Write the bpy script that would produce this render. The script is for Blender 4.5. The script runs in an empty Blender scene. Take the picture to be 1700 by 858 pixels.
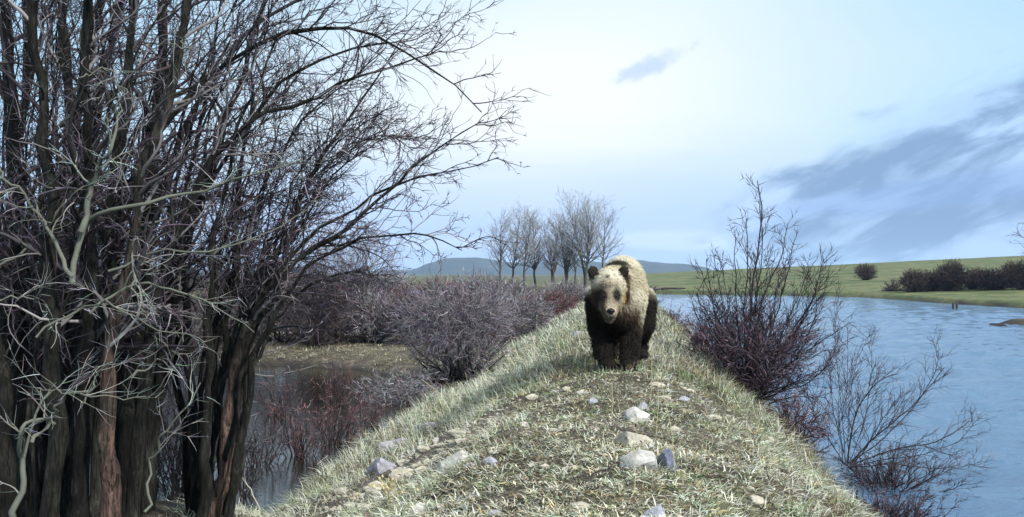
import bpy, bmesh, math, random
import numpy as np
from mathutils import Vector, Matrix

SC = bpy.context.scene
COL = SC.collection
rad = math.radians
CZ = 2.6            # camera height above the lake surface (m)
F = 1600.0          # focal length in photo pixels (photo 1700 wide)
HX, HY = 850.0, 455.0
rng = np.random.default_rng(7)
random.seed(7)

# ------------------------------------------------------------------ camera
cam_d = bpy.data.cameras.new('camera')
cam = bpy.data.objects.new('camera', cam_d)
COL.objects.link(cam)
cam.location = (0, 0, CZ)
cam.rotation_euler = (rad(90), 0, 0)
cam_d.sensor_width = 36.0
cam_d.lens = 36.0 * F / 1700.0
cam_d.shift_y = (HY - 429.0) / 1700.0
cam_d.clip_start = 0.05
cam_d.clip_end = 20000
SC.camera = cam

# ------------------------------------------------------------------ view
SC.view_settings.view_transform = 'Standard'
SC.view_settings.look = 'None'
SC.view_settings.exposure = 0.5
SC.view_settings.gamma = 1.0
SC.view_settings.use_curve_mapping = False
SC.cycles.use_denoising = True
SC.cycles.max_bounces = 6
SC.cycles.diffuse_bounces = 3
SC.cycles.glossy_bounces = 3
SC.cycles.transmission_bounces = 3
SC.cycles.volume_bounces = 1
SC.cycles.sample_clamp_indirect = 6.0
SC.cycles.pixel_filter_type = 'BLACKMAN_HARRIS'

# ------------------------------------------------------------------ sun
SUN_DIR = Vector((0.66, -0.62, 0.66)).normalized()     # towards the sun: right, a little behind the camera
sun_d = bpy.data.lights.new('sun', 'SUN')
sun = bpy.data.objects.new('sun', sun_d)
COL.objects.link(sun)
sun_d.energy = 3.4
sun_d.angle = rad(5)
sun_d.color = (1.0, 0.985, 0.955)
sun.rotation_euler = SUN_DIR.to_track_quat('Z', 'Y').to_euler()
sun.location = (20, -10, 40)

# ------------------------------------------------------------------ node helpers
class NT:
    def __init__(self, nt):
        self.nt = nt
    def n(self, t, **kw):
        nd = self.nt.nodes.new(t)
        for k, v in kw.items():
            setattr(nd, k, v)
        return nd
    def put(self, sock, v):
        if hasattr(v, 'is_output') or isinstance(v, bpy.types.NodeSocket):
            self.nt.links.new(v, sock)
        else:
            sock.default_value = v
    def m(self, op, a, b=None, c=None, clamp=False):
        nd = self.n('ShaderNodeMath', operation=op, use_clamp=clamp)
        self.put(nd.inputs[0], a)
        if b is not None: self.put(nd.inputs[1], b)
        if c is not None: self.put(nd.inputs[2], c)
        return nd.outputs[0]
    def sstep(self, lo, hi, x):
        nd = self.n('ShaderNodeMapRange', interpolation_type='SMOOTHSTEP')
        self.put(nd.inputs[0], x); nd.inputs[1].default_value = lo; nd.inputs[2].default_value = hi
        nd.inputs[3].default_value = 0; nd.inputs[4].default_value = 1
        return nd.outputs[0]
    def mix(self, f, a, b):
        nd = self.n('ShaderNodeMix', data_type='RGBA')
        self.put(nd.inputs[0], f); self.put(nd.inputs[6], a); self.put(nd.inputs[7], b)
        return nd.outputs[2]
    def noise(self, vec, scale, detail=4, rough=0.55, dist=0.0, dims='3D'):
        nd = self.n('ShaderNodeTexNoise', noise_dimensions=dims)
        if vec is not None: self.put(nd.inputs['Vector'], vec)
        nd.inputs['Scale'].default_value = scale
        nd.inputs['Detail'].default_value = detail
        nd.inputs['Roughness'].default_value = rough
        nd.inputs['Distortion'].default_value = dist
        return nd.outputs[0]
    def comb(self, x, y, z=0.0):
        nd = self.n('ShaderNodeCombineXYZ')
        self.put(nd.inputs[0], x); self.put(nd.inputs[1], y); self.put(nd.inputs[2], z)
        return nd.outputs[0]
    def mapping(self, vec, scale=(1, 1, 1), rot=(0, 0, 0), loc=(0, 0, 0)):
        nd = self.n('ShaderNodeMapping')
        self.put(nd.inputs[0], vec)
        nd.inputs['Scale'].default_value = scale; nd.inputs['Rotation'].default_value = rot; nd.inputs['Location'].default_value = loc
        return nd.outputs[0]
    def ramp(self, f, stops):
        nd = self.n('ShaderNodeValToRGB')
        cr = nd.color_ramp
        while len(cr.elements) < len(stops): cr.elements.new(0.5)
        for e, (p, c) in zip(cr.elements, stops):
            e.position = p; e.color = (*c, 1)
        self.put(nd.inputs[0], f)
        return nd.outputs[0]

# ------------------------------------------------------------------ world
def az_(px): return math.atan((px - HX) / F)
def el_(py, px=850): return math.atan((HY - py) / math.hypot(F, px - HX))

def build_world():
    w = bpy.data.worlds.new('World'); SC.world = w; w.use_nodes = True
    nt = w.node_tree; nt.nodes.clear(); g = NT(nt)
    out = g.n('ShaderNodeOutputWorld'); bg = g.n('ShaderNodeBackground')
    S = 0.1
    bg.inputs[1].default_value = S
    sky = g.n('ShaderNodeTexSky', sky_type='NISHITA')
    sky.sun_disc = False
    sky.sun_elevation = math.asin(SUN_DIR.z)
    sky.sun_rotation = math.atan2(SUN_DIR.x, SUN_DIR.y)
    sky.altitude = 1500; sky.air_density = 1.0; sky.dust_density = 0.6; sky.ozone_density = 1.0
    tc = g.n('ShaderNodeTexCoord')
    D = tc.outputs['Generated']
    sp = g.n('ShaderNodeSeparateXYZ'); g.put(sp.inputs[0], D)
    x, y, z = sp.outputs
    az = g.m('ARCTAN2', x, y)
    el = g.m('ARCSINE', z)
    k = 1.0 / S
    def c(r, gg, b): return (r * k, gg * k, b * k, 1)
    # high thin veil over the whole sky, thickest straight ahead
    veil_n = g.noise(g.comb(az, g.m('MULTIPLY', el, 1.6)), 2.2, 4, 0.5, 0.3)
    def gauss(ca, ce, sa, se, tilt=0.0):
        da = g.m('SUBTRACT', az, ca); de = g.m('SUBTRACT', el, ce)
        ct, st = math.cos(tilt), math.sin(tilt)
        u = g.m('ADD', g.m('MULTIPLY', da, ct), g.m('MULTIPLY', de, st))
        v = g.m('SUBTRACT', g.m('MULTIPLY', de, ct), g.m('MULTIPLY', da, st))
        uu = g.m('POWER', g.m('DIVIDE', g.m('ABSOLUTE', u), sa), 2.0)
        vv = g.m('POWER', g.m('DIVIDE', g.m('ABSOLUTE', v), se), 2.0)
        return g.m('EXPONENT', g.m('MULTIPLY', g.m('ADD', uu, vv), -1.0)), u, v
    col = g.mix(0.90, sky.outputs[0], c(0.31, 0.55, 0.76))
    gv, _, _ = gauss(az_(910), el_(175), 0.34, 0.175, 0.10)
    f = g.m('ADD', g.m('MULTIPLY', gv, 1.05), g.m('MULTIPLY', g.m('SUBTRACT', veil_n, 0.5), 0.5), clamp=True)
    col = g.mix(f, col, c(0.70, 0.745, 0.78))
    # an overcast sky grows brighter overhead, the same all round
    col = g.mix(g.m('MULTIPLY', g.sstep(0.30, 1.1, el), 0.8), col, c(1.25, 1.30, 1.36))
    # low lavender stratus towards the horizon, all round
    hn = g.noise(g.comb(g.m('MULTIPLY', az, 1.2), g.m('MULTIPLY', el, 7.0)), 3.0, 5, 0.55, 0.4)
    e2 = g.m('ADD', el, g.m('MULTIPLY', g.m('SUBTRACT', hn, 0.5), 0.10))
    st = g.m('SUBTRACT', 1.0, g.sstep(0.020, 0.165, e2))
    col = g.mix(g.m('MULTIPLY', st, 0.96), col, c(0.39, 0.53, 0.79))
    # pale bank low behind the far trees
    bn = g.noise(g.comb(g.m('MULTIPLY', az, 2.0), g.m('MULTIPLY', el, 12.0)), 5.0, 4, 0.5, 0.5)
    gb, _, _ = gauss(az_(1120), el_(400), 0.10, 0.013, 0.0)
    fb = g.sstep(0.35, 0.85, g.m('ADD', gb, g.m('MULTIPLY', g.m('SUBTRACT', bn, 0.5), 0.9)))
    col = g.mix(g.m('MULTIPLY', fb, 0.55), col, c(0.56, 0.68, 0.86))
    gb2, _, _ = gauss(az_(730), el_(405), 0.08, 0.010, 0.0)
    fb2 = g.sstep(0.40, 0.90, g.m('ADD', gb2, g.m('MULTIPLY', g.m('SUBTRACT', bn, 0.5), 0.9)))
    col = g.mix(g.m('MULTIPLY', fb2, 0.4), col, c(0.56, 0.68, 0.86))
    # large streaked grey cloud to the right
    gr, u, v = gauss(az_(1660), el_(268, 1660), 0.25, 0.075, 0.33)
    sn = g.noise(g.comb(g.m('MULTIPLY', u, 3.0), g.m('MULTIPLY', v, 7.0)), 4.2, 6, 0.55, 0.25)
    sn2 = g.noise(g.comb(g.m('MULTIPLY', u, 2.6), g.m('MULTIPLY', v, 9.0), 3.1), 4.0, 5, 0.55, 0.35)
    fr = g.sstep(0.30, 0.72, g.m('ADD', g.m('MULTIPLY', gr, 1.25), g.m('MULTIPLY', g.m('SUBTRACT', sn, 0.5), 1.15)))
    cc = g.mix(g.sstep(0.38, 0.62, sn2), c(0.18, 0.285, 0.46), c(0.37, 0.53, 0.76))
    col = g.mix(g.m('MULTIPLY', fr, 0.95), col, cc)
    # grey-blue shelf under it
    gs, u2, v2 = gauss(az_(1580), el_(318, 1580), 0.20, 0.022, 0.10)
    fs = g.sstep(0.30, 0.85, g.m('ADD', gs, g.m('MULTIPLY', g.m('SUBTRACT', sn2, 0.5), 0.9)))
    col = g.mix(g.m('MULTIPLY', fs, 0.62), col, c(0.21, 0.33, 0.58))
    # small grey cloud in the bright part
    gq, u3, v3 = gauss(az_(1078), el_(112), 0.052, 0.014, 0.42)
    qn = g.noise(g.comb(g.m('MULTIPLY', u3, 6.0), g.m('MULTIPLY', v3, 11.0)), 5.0, 5, 0.6, 0.6)
    fq = g.sstep(0.42, 0.95, g.m('ADD', gq, g.m('MULTIPLY', g.m('SUBTRACT', qn, 0.5), 1.2)))
    col = g.mix(g.m('MULTIPLY', fq, 0.62), col, c(0.34, 0.47, 0.70))
    g.put(bg.inputs[0], col)
    nt.links.new(bg.outputs[0], out.inputs[0])
build_world()

# ------------------------------------------------------------------ numpy noise
def _hash(ix, iy, seed):
    h = (ix.astype(np.int64) * 374761393 + iy.astype(np.int64) * 668265263 + seed * 1442695041) & 0xFFFFFFFF
    h = ((h ^ (h >> 13)) * 1274126177) & 0xFFFFFFFF
    return ((h ^ (h >> 16)) & 0xFFFFFF) / float(0xFFFFFF)
def vnoise(x, y, seed=0):
    x = np.asarray(x, float); y = np.asarray(y, float)
    ix = np.floor(x); iy = np.floor(y); fx = x - ix; fy = y - iy
    ux = fx * fx * (3 - 2 * fx); uy = fy * fy * (3 - 2 * fy)
    a = _hash(ix, iy, seed); b = _hash(ix + 1, iy, seed); c = _hash(ix, iy + 1, seed); d = _hash(ix + 1, iy + 1, seed)
    return (a * (1 - ux) + b * ux) * (1 - uy) + (c * (1 - ux) + d * ux) * uy
def fbm(x, y, seed=0, octv=4, gain=0.5):
    s = 0; a = 1; t = 0
    for i in range(octv):
        s = s + a * vnoise(x * 2 ** i, y * 2 ** i, seed + i * 17); t += a; a *= gain
    return s / t
def sstep(a, b, x):
    q = np.clip((x - a) / (b - a), 0, 1); return q * q * (3 - 2 * q)

# ------------------------------------------------------------------ terrain
DK = 0.1125                       # the embankment runs slightly to the right of the view axis
PT = np.array([-40, -9, -5.4, -4.4, -3.75, -3.0, -2.25, -1.5, -0.85, -0.3, 0.3, 0.8, 1.28, 1.94, 2.6, 3.2, 4.4, 60])
PZ = np.array([-0.9, -0.9, -0.6, -0.15, 0.2, 0.47, 0.80, 1.21, 1.48, 1.62, 1.61, 1.47, 1.24, 0.68, 0.02, -0.5, -1.1, -1.2])
PZ[-8:] = PZ[-8:]
POND = 0.2
def H(X, Y, detail=True):
    X = np.asarray(X, float); Y = np.asarray(Y, float)
    t = X - DK * Y
    wob = (fbm(X * .35 + 3, Y * .35, 5, 3) - .5) * 0.9 * sstep(0.6, 2.0, np.abs(t))
    h = np.interp(t + wob, PT, PZ)
    # smoother crest
    h2 = (np.interp(t + wob - .25, PT, PZ) + np.interp(t + wob + .25, PT, PZ)) / 2
    h = 0.5 * h + 0.5 * h2
    # bump of shore carrying the big willow
    bump = 0.62 * np.exp(-(((X + 3.6) / 2.6) ** 2 + ((Y - 7.2) / 2.6) ** 2) ** 1.5)
    h = np.maximum(h, np.where(t < -2.5, bump + 0.0, -9))
    # far bank of the pond and the flat land beyond it (left of the embankment)
    yb = 25.3 + 1.1 * np.sin(X * .45) + 2.5 * (fbm(X * .18, Y * .05, 11, 3) - .5) - 5.5 * sstep(-5.5, -1.5, X - 0.05 * Y)
    land = 0.12 + 0.35 * sstep(0, 1.6, Y - yb) + 0.35 * sstep(25, 110, Y) + 0.25 * (fbm(X * .15, Y * .15, 21, 3) - .5)
    land = np.where(Y > yb - 1.5, land - 1.2 * (1 - sstep(-1.5, 0.2, Y - yb)), -9)
    h = np.where(t < 0, np.maximum(h, land), h)
    # left shore of the pond, out of sight behind the willow
    lf = 0.5 * sstep(-17, -22, X) - 1.2 * (1 - sstep(-17, -22, X)) + 0.2 * (fbm(X * .2, Y * .2, 31, 3) - .5)
    h = np.where(t < -6, np.maximum(h, lf), h)
    # the lake's far shore: land to the right and beyond
    xs = 39.0 + 2.0 * (fbm(Y * .05, Y * 0 + 2, 41, 3) - .5) - 26.0 * sstep(108, 132, Y) - 40 * sstep(130, 145, Y)
    xs = xs + 5 * sstep(60, 30, Y)
    plane = 0.0447 * X + 0.0148 * Y - 3.34
    fld = 0.42 + np.maximum(plane, 0) + 0.12 * np.maximum(plane + .6, 0)
    fld = fld * (1 - sstep(255, 330, Y + 0.10 * X)) + 0.5 * sstep(255, 330, Y)
    fld = np.minimum(fld, 9.0) + 0.25 * (fbm(X * .06, Y * .06, 51, 3) - .5)
    s = X - xs
    land2 = np.where(s > -6, -1.2 + (fld + 1.2) * sstep(-1.6, 0.5, s), -9)
    h = np.where(t > 0, np.maximum(h, land2), h)
    # low spit reaching into the lake from the right
    spit = -0.5 + 0.86 * np.exp(-(((Y - 49.3 - .05 * (X - 30)) / 1.0) ** 2)) * sstep(23.2, 25.0, X + 1.6 * (fbm(X * .8, Y * .8, 61, 3) - .5)) + .35 * (fbm(X * .9, Y * .9, 65, 3) - .5)
    h = np.where(t > 6, np.maximum(h, spit), h)
    # rise to the far plain
    R = np.hypot(X, Y)
    h = h + 0.3 * sstep(400, 1500, R)
    if detail:
        near = 1 - sstep(30, 80, R)
        d = (fbm(X * 1.6, Y * 1.6, 71, 4) - .5) * 0.14 + (fbm(X * 7, Y * 7, 81, 3) - .5) * 0.045
        h = h + d * near * sstep(-0.25, 0.35, h)
        # stony, slumped hollow on the left shoulder
        ho = np.exp(-(((t + 1.8) / .75) ** 2 + ((Y - 8.0) / 2.2) ** 2))
        h = h - 0.12 * ho + ho * (fbm(X * 3.2, Y * 3.2, 91, 3) - .5) * 0.22
    return h
def hz(x, y): return float(H(np.array([x]), np.array([y]))[0])
def P(px, py, d):                  # the point at depth d on the sight line of a photo pixel
    return Vector(((px - HX) / F * d, d, CZ - (py - HY) / F * d))
_DD = np.geomspace(2.0, 320, 4000)
def G(px, py):                     # where that sight line meets the ground
    X = (px - HX) / F * _DD; Z = CZ - (py - HY) / F * _DD
    k = np.argmax(Z < H(X, _DD))
    return Vector((X[k], _DD[k], float(H(X[k:k + 1], _DD[k:k + 1])[0])))

# ------------------------------------------------------------------ mesh helpers
def np_mesh(name, V, faces, colors=None, smooth=True):
    """faces: list of int arrays (n,3)/(n,4)"""
    me = bpy.data.meshes.new(name)
    V = np.asarray(V, np.float32)
    me.vertices.add(len(V)); me.vertices.foreach_set('co', V.ravel())
    ls = []; st = []; o = 0
    for fa in faces:
        if len(fa) == 0: continue
        fa = np.asarray(fa, np.int32); n, k = fa.shape
        ls.append(fa.ravel()); st.append(o + np.arange(n, dtype=np.int32) * k); o += n * k
    L = np.concatenate(ls); ST = np.concatenate(st)
    me.loops.add(len(L)); me.loops.foreach_set('vertex_index', L)
    me.polygons.add(len(ST)); me.polygons.foreach_set('loop_start', ST)
    me.polygons.foreach_set('use_smooth', np.full(len(ST), smooth))
    if colors is not None:
        at = me.color_attributes.new('Col', 'FLOAT_COLOR', 'POINT')
        c4 = np.ones((len(V), 4), np.float32); c4[:, :3] = colors
        at.data.foreach_set('color', c4.ravel())
    me.update(calc_edges=True)
    return me
def link(name, me, mat=None, parent=None, loc=None):
    o = bpy.data.objects.new(name, me)
    if me is not None and mat is not None and len(me.materials) == 0: me.materials.append(mat)
    COL.objects.link(o)
    if parent: o.parent = parent
    if loc is not None: o.location = loc
    return o
def tag(o, label=None, cat=None, group=None, kind=None):
    if label: o['label'] = label
    if cat: o['category'] = cat
    if group: o['group'] = group
    if kind: o['kind'] = kind
    return o
def thing(name, loc, label, cat, group=None):
    o = link(name, None, loc=loc); o.empty_display_size = 0.2
    return tag(o, label, cat, group)
def copy_tree(src, loc, rotz=0, scale=(1, 1, 1), label=None):
    r = src.copy(); COL.objects.link(r); r.location = loc; r.rotation_euler = (0, 0, rotz); r.scale = scale
    if label: r['label'] = label
    for ch in list(src.children):
        c = ch.copy(); COL.objects.link(c); c.parent = r
    return r

# ------------------------------------------------------------------ materials
def mat_base(name):
    m = bpy.data.materials.new(name); m.use_nodes = True
    nt = m.node_tree; nt.nodes.clear(); g = NT(nt)
    out = g.n('ShaderNodeOutputMaterial'); b = g.n('ShaderNodeBsdfPrincipled')
    nt.links.new(b.outputs[0], out.inputs[0])
    b.inputs['Roughness'].default_value = 0.85
    b.inputs['Specular IOR Level'].default_value = 0.25
    return m, g, b
def bump(g, b, h, strength=0.5, dist=0.02):
    nd = g.n('ShaderNodeBump'); nd.inputs['Strength'].default_value = strength; nd.inputs['Distance'].default_value = dist
    g.put(nd.inputs['Height'], h); g.nt.links.new(nd.outputs[0], b.inputs['Normal'])
def mat_attr(name, rough=0.85, var=0.35, scale=6.0, spec=0.2, transl=0.0, bumps=0.0):
    m, g, b = mat_base(name)
    a = g.n('ShaderNodeVertexColor', layer_name='Col')
    geo = g.n('ShaderNodeNewGeometry')
    n = g.noise(geo.outputs['Position'], scale, 4, 0.6)
    k = g.m('ADD', 1.0 - var, g.m('MULTIPLY', n, 2 * var))
    mul = g.n('ShaderNodeMix', data_type='RGBA', blend_type='MULTIPLY')
    mul.inputs[0].default_value = 1.0
    g.put(mul.inputs[6], a.outputs[0]); g.put(mul.inputs[7], k)
    g.put(b.inputs['Base Color'], mul.outputs[2])
    b.inputs['Roughness'].default_value = rough
    b.inputs['Specular IOR Level'].default_value = spec
    if bumps: bump(g, b, g.noise(geo.outputs['Position'], scale * 7, 3, 0.6), bumps, 0.01)
    return m
M_TWIG = mat_attr('twig_bark', 0.8, 0.3, 9.0)
def make_bark():
    m, g, b = mat_base('willow_bark')
    a = g.n('ShaderNodeVertexColor', layer_name='Col'); geo = g.n('ShaderNodeNewGeometry'); pos = geo.outputs['Position']
    n1 = g.noise(g.mapping(pos, (38, 38, 7)), 1.0, 6, 0.7, 0.6); n2 = g.noise(pos, 5.0, 5, 0.65)
    k = g.m('MULTIPLY', g.ramp(n1, [(0.36, (.12,) * 3), (0.50, (.9,) * 3), (0.66, (2.3,) * 3)]), g.m('ADD', .45, g.m('MULTIPLY', n2, 1.2)))
    mul = g.n('ShaderNodeMix', data_type='RGBA', blend_type='MULTIPLY'); mul.inputs[0].default_value = 1.0
    g.put(mul.inputs[6], a.outputs[0]); g.put(mul.inputs[7], k)
    c = g.mix(g.m('MULTIPLY', g.sstep(.55, .75, g.noise(g.mapping(pos, (1, 1, .45)), 9.0, 6, .7)), .45), mul.outputs[2], (.14, .15, .115, 1))
    g.put(b.inputs['Base Color'], c); b.inputs['Roughness'].default_value = .95
    bump(g, b, n1, 1.0, .03)
    return m
M_BARK = make_bark()
M_GRASS = mat_attr('dry_grass', 0.8, 0.2, 3.0, 0.15)
M_FUR = mat_attr('bear_fur', 0.75, 0.25, 22.0, 0.15)

def make_ground_mat():
    m, g, b = mat_base('ground_earth')
    geo = g.n('ShaderNodeNewGeometry'); pos = geo.outputs['Position']
    a = g.n('ShaderNodeVertexColor', layer_name='Col')          # r: meadow, g: bare stony soil, b: mown stripe
    sp = g.n('ShaderNodeSeparateColor'); g.put(sp.inputs[0], a.outputs[0])
    n1 = g.noise(pos, 3.0, 6, 0.65); n2 = g.noise(pos, 26.0, 4, 0.6); n3 = g.noise(pos, 0.5, 4, 0.6)
    nn = g.m('ADD', g.m('MULTIPLY', n1, 0.5), g.m('MULTIPLY', n2, 0.5))
    thatch = g.ramp(nn, [(0.36, (0.016, 0.012, 0.008)), (0.48, (0.05, 0.04, 0.025)), (0.58, (0.13, 0.11, 0.07)), (0.70, (0.30, 0.27, 0.18))])
    soil = g.ramp(nn, [(0.32, (0.04, 0.032, 0.026)), (0.5, (0.13, 0.105, 0.085)), (0.68, (0.24, 0.20, 0.17))])
    c = g.mix(sp.outputs[1], thatch, soil)
    fl = g.noise(g.mapping(pos, (0.010, 0.085, 1.0), (0, 0, -0.14)), 1.0, 5, 0.6)
    fs = g.noise(pos, 0.35, 5, 0.65)
    mead = g.ramp(g.m('ADD', g.m('MULTIPLY', fl, 0.52), g.m('MULTIPLY', fs, 0.48)),
                  [(0.34, (0.085, 0.055, 0.030)), (0.42, (0.050, 0.068, 0.022)), (0.48, (0.080, 0.105, 0.034)), (0.53, (0.15, 0.14, 0.065)), (0.58, (0.062, 0.085, 0.028)), (0.66, (0.15, 0.12, 0.06))])
    c = g.mix(sp.outputs[0], c, mead)
    mud = (0.022, 0.018, 0.014, 1)
    c = g.mix(sp.outputs[2], c, mud)
    g.put(b.inputs['Base Color'], c)
    b.inputs['Roughness'].default_value = 0.95
    bump(g, b, nn, 0.6, 0.04)
    return m

def build_ground():
    R = np.concatenate([[0.0], np.geomspace(0.6, 3200, 380)])
    A = np.concatenate([np.arange(-180, -62, 3.0), np.arange(-60, 60, 0.48), np.arange(62, 180, 3.0)])
    A = np.radians(A)
    X = R[:, None] * np.sin(A)[None]; Y = R[:, None] * np.cos(A)[None]
    Z = H(X, Y)
    nr, na = X.shape
    V = np.stack([X, Y, Z], -1).reshape(-1, 3)
    idx = np.arange(nr * na).reshape(nr, na)
    nx = np.roll(idx, -1, axis=1)
    q = np.stack([idx[:-1], nx[:-1], nx[1:], idx[1:]], -1).reshape(-1, 4)[:, ::-1]
    t = X - DK * Y; RR = np.hypot(X, Y)
    mead = np.clip(sstep(14, 30, t) * (Z > 0.05) + sstep(60, 110, RR) * (np.abs(t) > 3.0) * np.where(t < 0, .4, 1), 0, 1)
    ho = np.exp(-(((t + 1.8) / .75) ** 2 + ((Y - 8.0) / 2.2) ** 2) ** 1.5)
    soil = np.clip(ho * 1.1 + sstep(.62, .8, fbm(X * 1.1, Y * 1.1, 101, 3)) * .6, 0, 1)
    lvl = np.where(t < 0, POND, 0.0)
    mud = (1 - sstep(0.02, 0.16 , Z - lvl + 0.10 * (fbm(X * .9, Y * .9, 5, 3) - .5)))
    mud = np.maximum(mud, (1 - sstep(.22, .46, Z)) * (t > 12))
    mud = np.maximum(mud, 0.75 * np.exp(-(((X + 3.8) / 2.0) ** 2 + ((Y - 7.4) / 1.7) ** 2) ** 2))
    c = np.stack([mead, soil, mud], -1).reshape(-1, 3)
    me = np_mesh('ground', V, [q], c)
    o = link('ground', me, make_ground_mat()); tag(o, kind='structure')
build_ground()

def make_water(name, deep, wave_scale, wave_str, rough):
    m, g, b = mat_base(name)
    geo = g.n('ShaderNodeNewGeometry'); pos = geo.outputs['Position']
    b.inputs['Base Color'].default_value = (*deep, 1)
    b.inputs['Roughness'].default_value = rough
    b.inputs['IOR'].default_value = 1.333
    b.inputs['Specular IOR Level'].default_value = 0.5
    if wave_str:
        a = g.noise(g.mapping(pos, (0.32, 1.35, 1), (0, 0, 0.08)), wave_scale, 5, 0.62, 0.5)
        c = g.noise(g.mapping(pos, (0.40, 1.4, 1), (0, 0, -0.12)), wave_scale * 3.7, 4, 0.6, 0.3)
        h = g.m('ADD', a, g.m('MULTIPLY', c, 0.25))
        bump(g, b, h, wave_str, 0.35 / wave_scale)
    return m
def build_water():
    # the lake carries real wavelets near the embankment and a finer bump further out
    rows = np.geomspace(3.8, 170, 480)
    us = np.linspace(0.0, 1.0, 185) ** 1.3
    Y = np.repeat(rows[:, None], len(us), 1)
    X = (DK * Y + 1.2) + us[None] * (14 + Y * 0.95)
    rid = lambda n_: (1 - np.abs(2 * n_ - 1)) ** 2
    patch = .45 + .9 * fbm(X * .10 + 5, Y * .07, 145, 3)             # windier and calmer areas
    A = patch * (0.12 * rid(vnoise(X * .62 + .12 * Y, Y * 1.5, 131)) + .065 * rid(vnoise(X * 1.3 - .2 * Y, Y * 2.9, 133)) + .10 * (fbm(X * .5, Y * 1.1, 135, 2) - .5) + 0.030 * (fbm(X * 2.4 - .3 * Y, Y * 5.0, 141, 2) - .5)) - .06
    Z = A * (1 - .6 * sstep(25, 80, Y)) * (1 - sstep(90, 150, Y))
    V = np.stack([X, Y, Z], -1).reshape(-1, 3)
    idx = np.arange(len(V)).reshape(Y.shape)
    q = np.stack([idx[:-1, :-1], idx[:-1, 1:], idx[1:, 1:], idx[1:, :-1]], -1).reshape(-1, 4)
    o = link('lake', np_mesh('lake', V, [q]), make_water('lake_water', (0.075, 0.135, 0.215), 2.2, 0.6, 0.05))
    tag(o, kind='structure')
    V = [(-24, 2.0, POND), (-1.2, 2.0, POND), (1.5, 28, POND), (-24, 28, POND)]
    o = link('pond', np_mesh('pond', V, [np.array([[0, 1, 2, 3]])]), make_water('pond_water', (0.012, 0.009, 0.006), 5.0, 0.06, 0.03))
    tag(o, kind='structure')
build_water()

def build_hills():
    prof = [(-2500, 458), (-400, 440), (200, 446), (420, 452), (560, 459), (640, 452), (685, 449), (705, 442), (740, 435), (790, 432), (830, 437), (880, 440), (950, 436), (1010, 440), (1060, 437),
            (1110, 441), (1150, 443), (1172, 447), (1192, 453), (1230, 459), (4000, 459)]
    px = np.linspace(-900, 1700, 420); D0 = 2600.0
    top = np.interp(px, [p[0] for p in prof], [p[1] for p in prof])
    x = (px - HX) / F * D0
    ztop = CZ + (HY - top) / F * D0 + (fbm(x * .012, x * 0, 151, 4) - .5) * 9
    rows = np.linspace(0, 1, 16)
    V = []
    for r in rows:
        s = np.sin(min(r, 0.62) / 0.62 * np.pi / 2) if r < .62 else np.cos((r - .62) / .38 * np.pi / 2)
        yy = 2150 + 900 * r + 40 * (fbm(x * .01 + 9, x * 0 + r * 6, 161, 3) - .5)
        zz = -6 + (np.maximum(ztop, -4) * 1.3 + 6) * s * (1 - .22 * (1 - s) * fbm(x * .02, yy * .02, 171, 3) * 2)
        xs = x * yy / D0
        V.append(np.stack([xs, yy, zz], -1))
    V = np.array(V); idx = np.arange(V.shape[0] * V.shape[1]).reshape(V.shape[:2])
    q = np.stack([idx[:-1, :-1], idx[:-1, 1:], idx[1:, 1:], idx[1:, :-1]], -1).reshape(-1, 4)
    m, g, b = mat_base('hill_forest')
    geo = g.n('ShaderNodeNewGeometry')
    n = g.noise(geo.outputs['Position'], 0.012, 6, 0.65)
    g.put(b.inputs['Base Color'], g.ramp(n, [(0.35, (0.015, 0.025, 0.03)), (0.55, (0.028, 0.038, 0.04)), (0.70, (0.07, 0.07, 0.06))]))
    tag(link('hills', np_mesh('hills', V.reshape(-1, 3), [q]), m), kind='structure')
build_hills()

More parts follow.
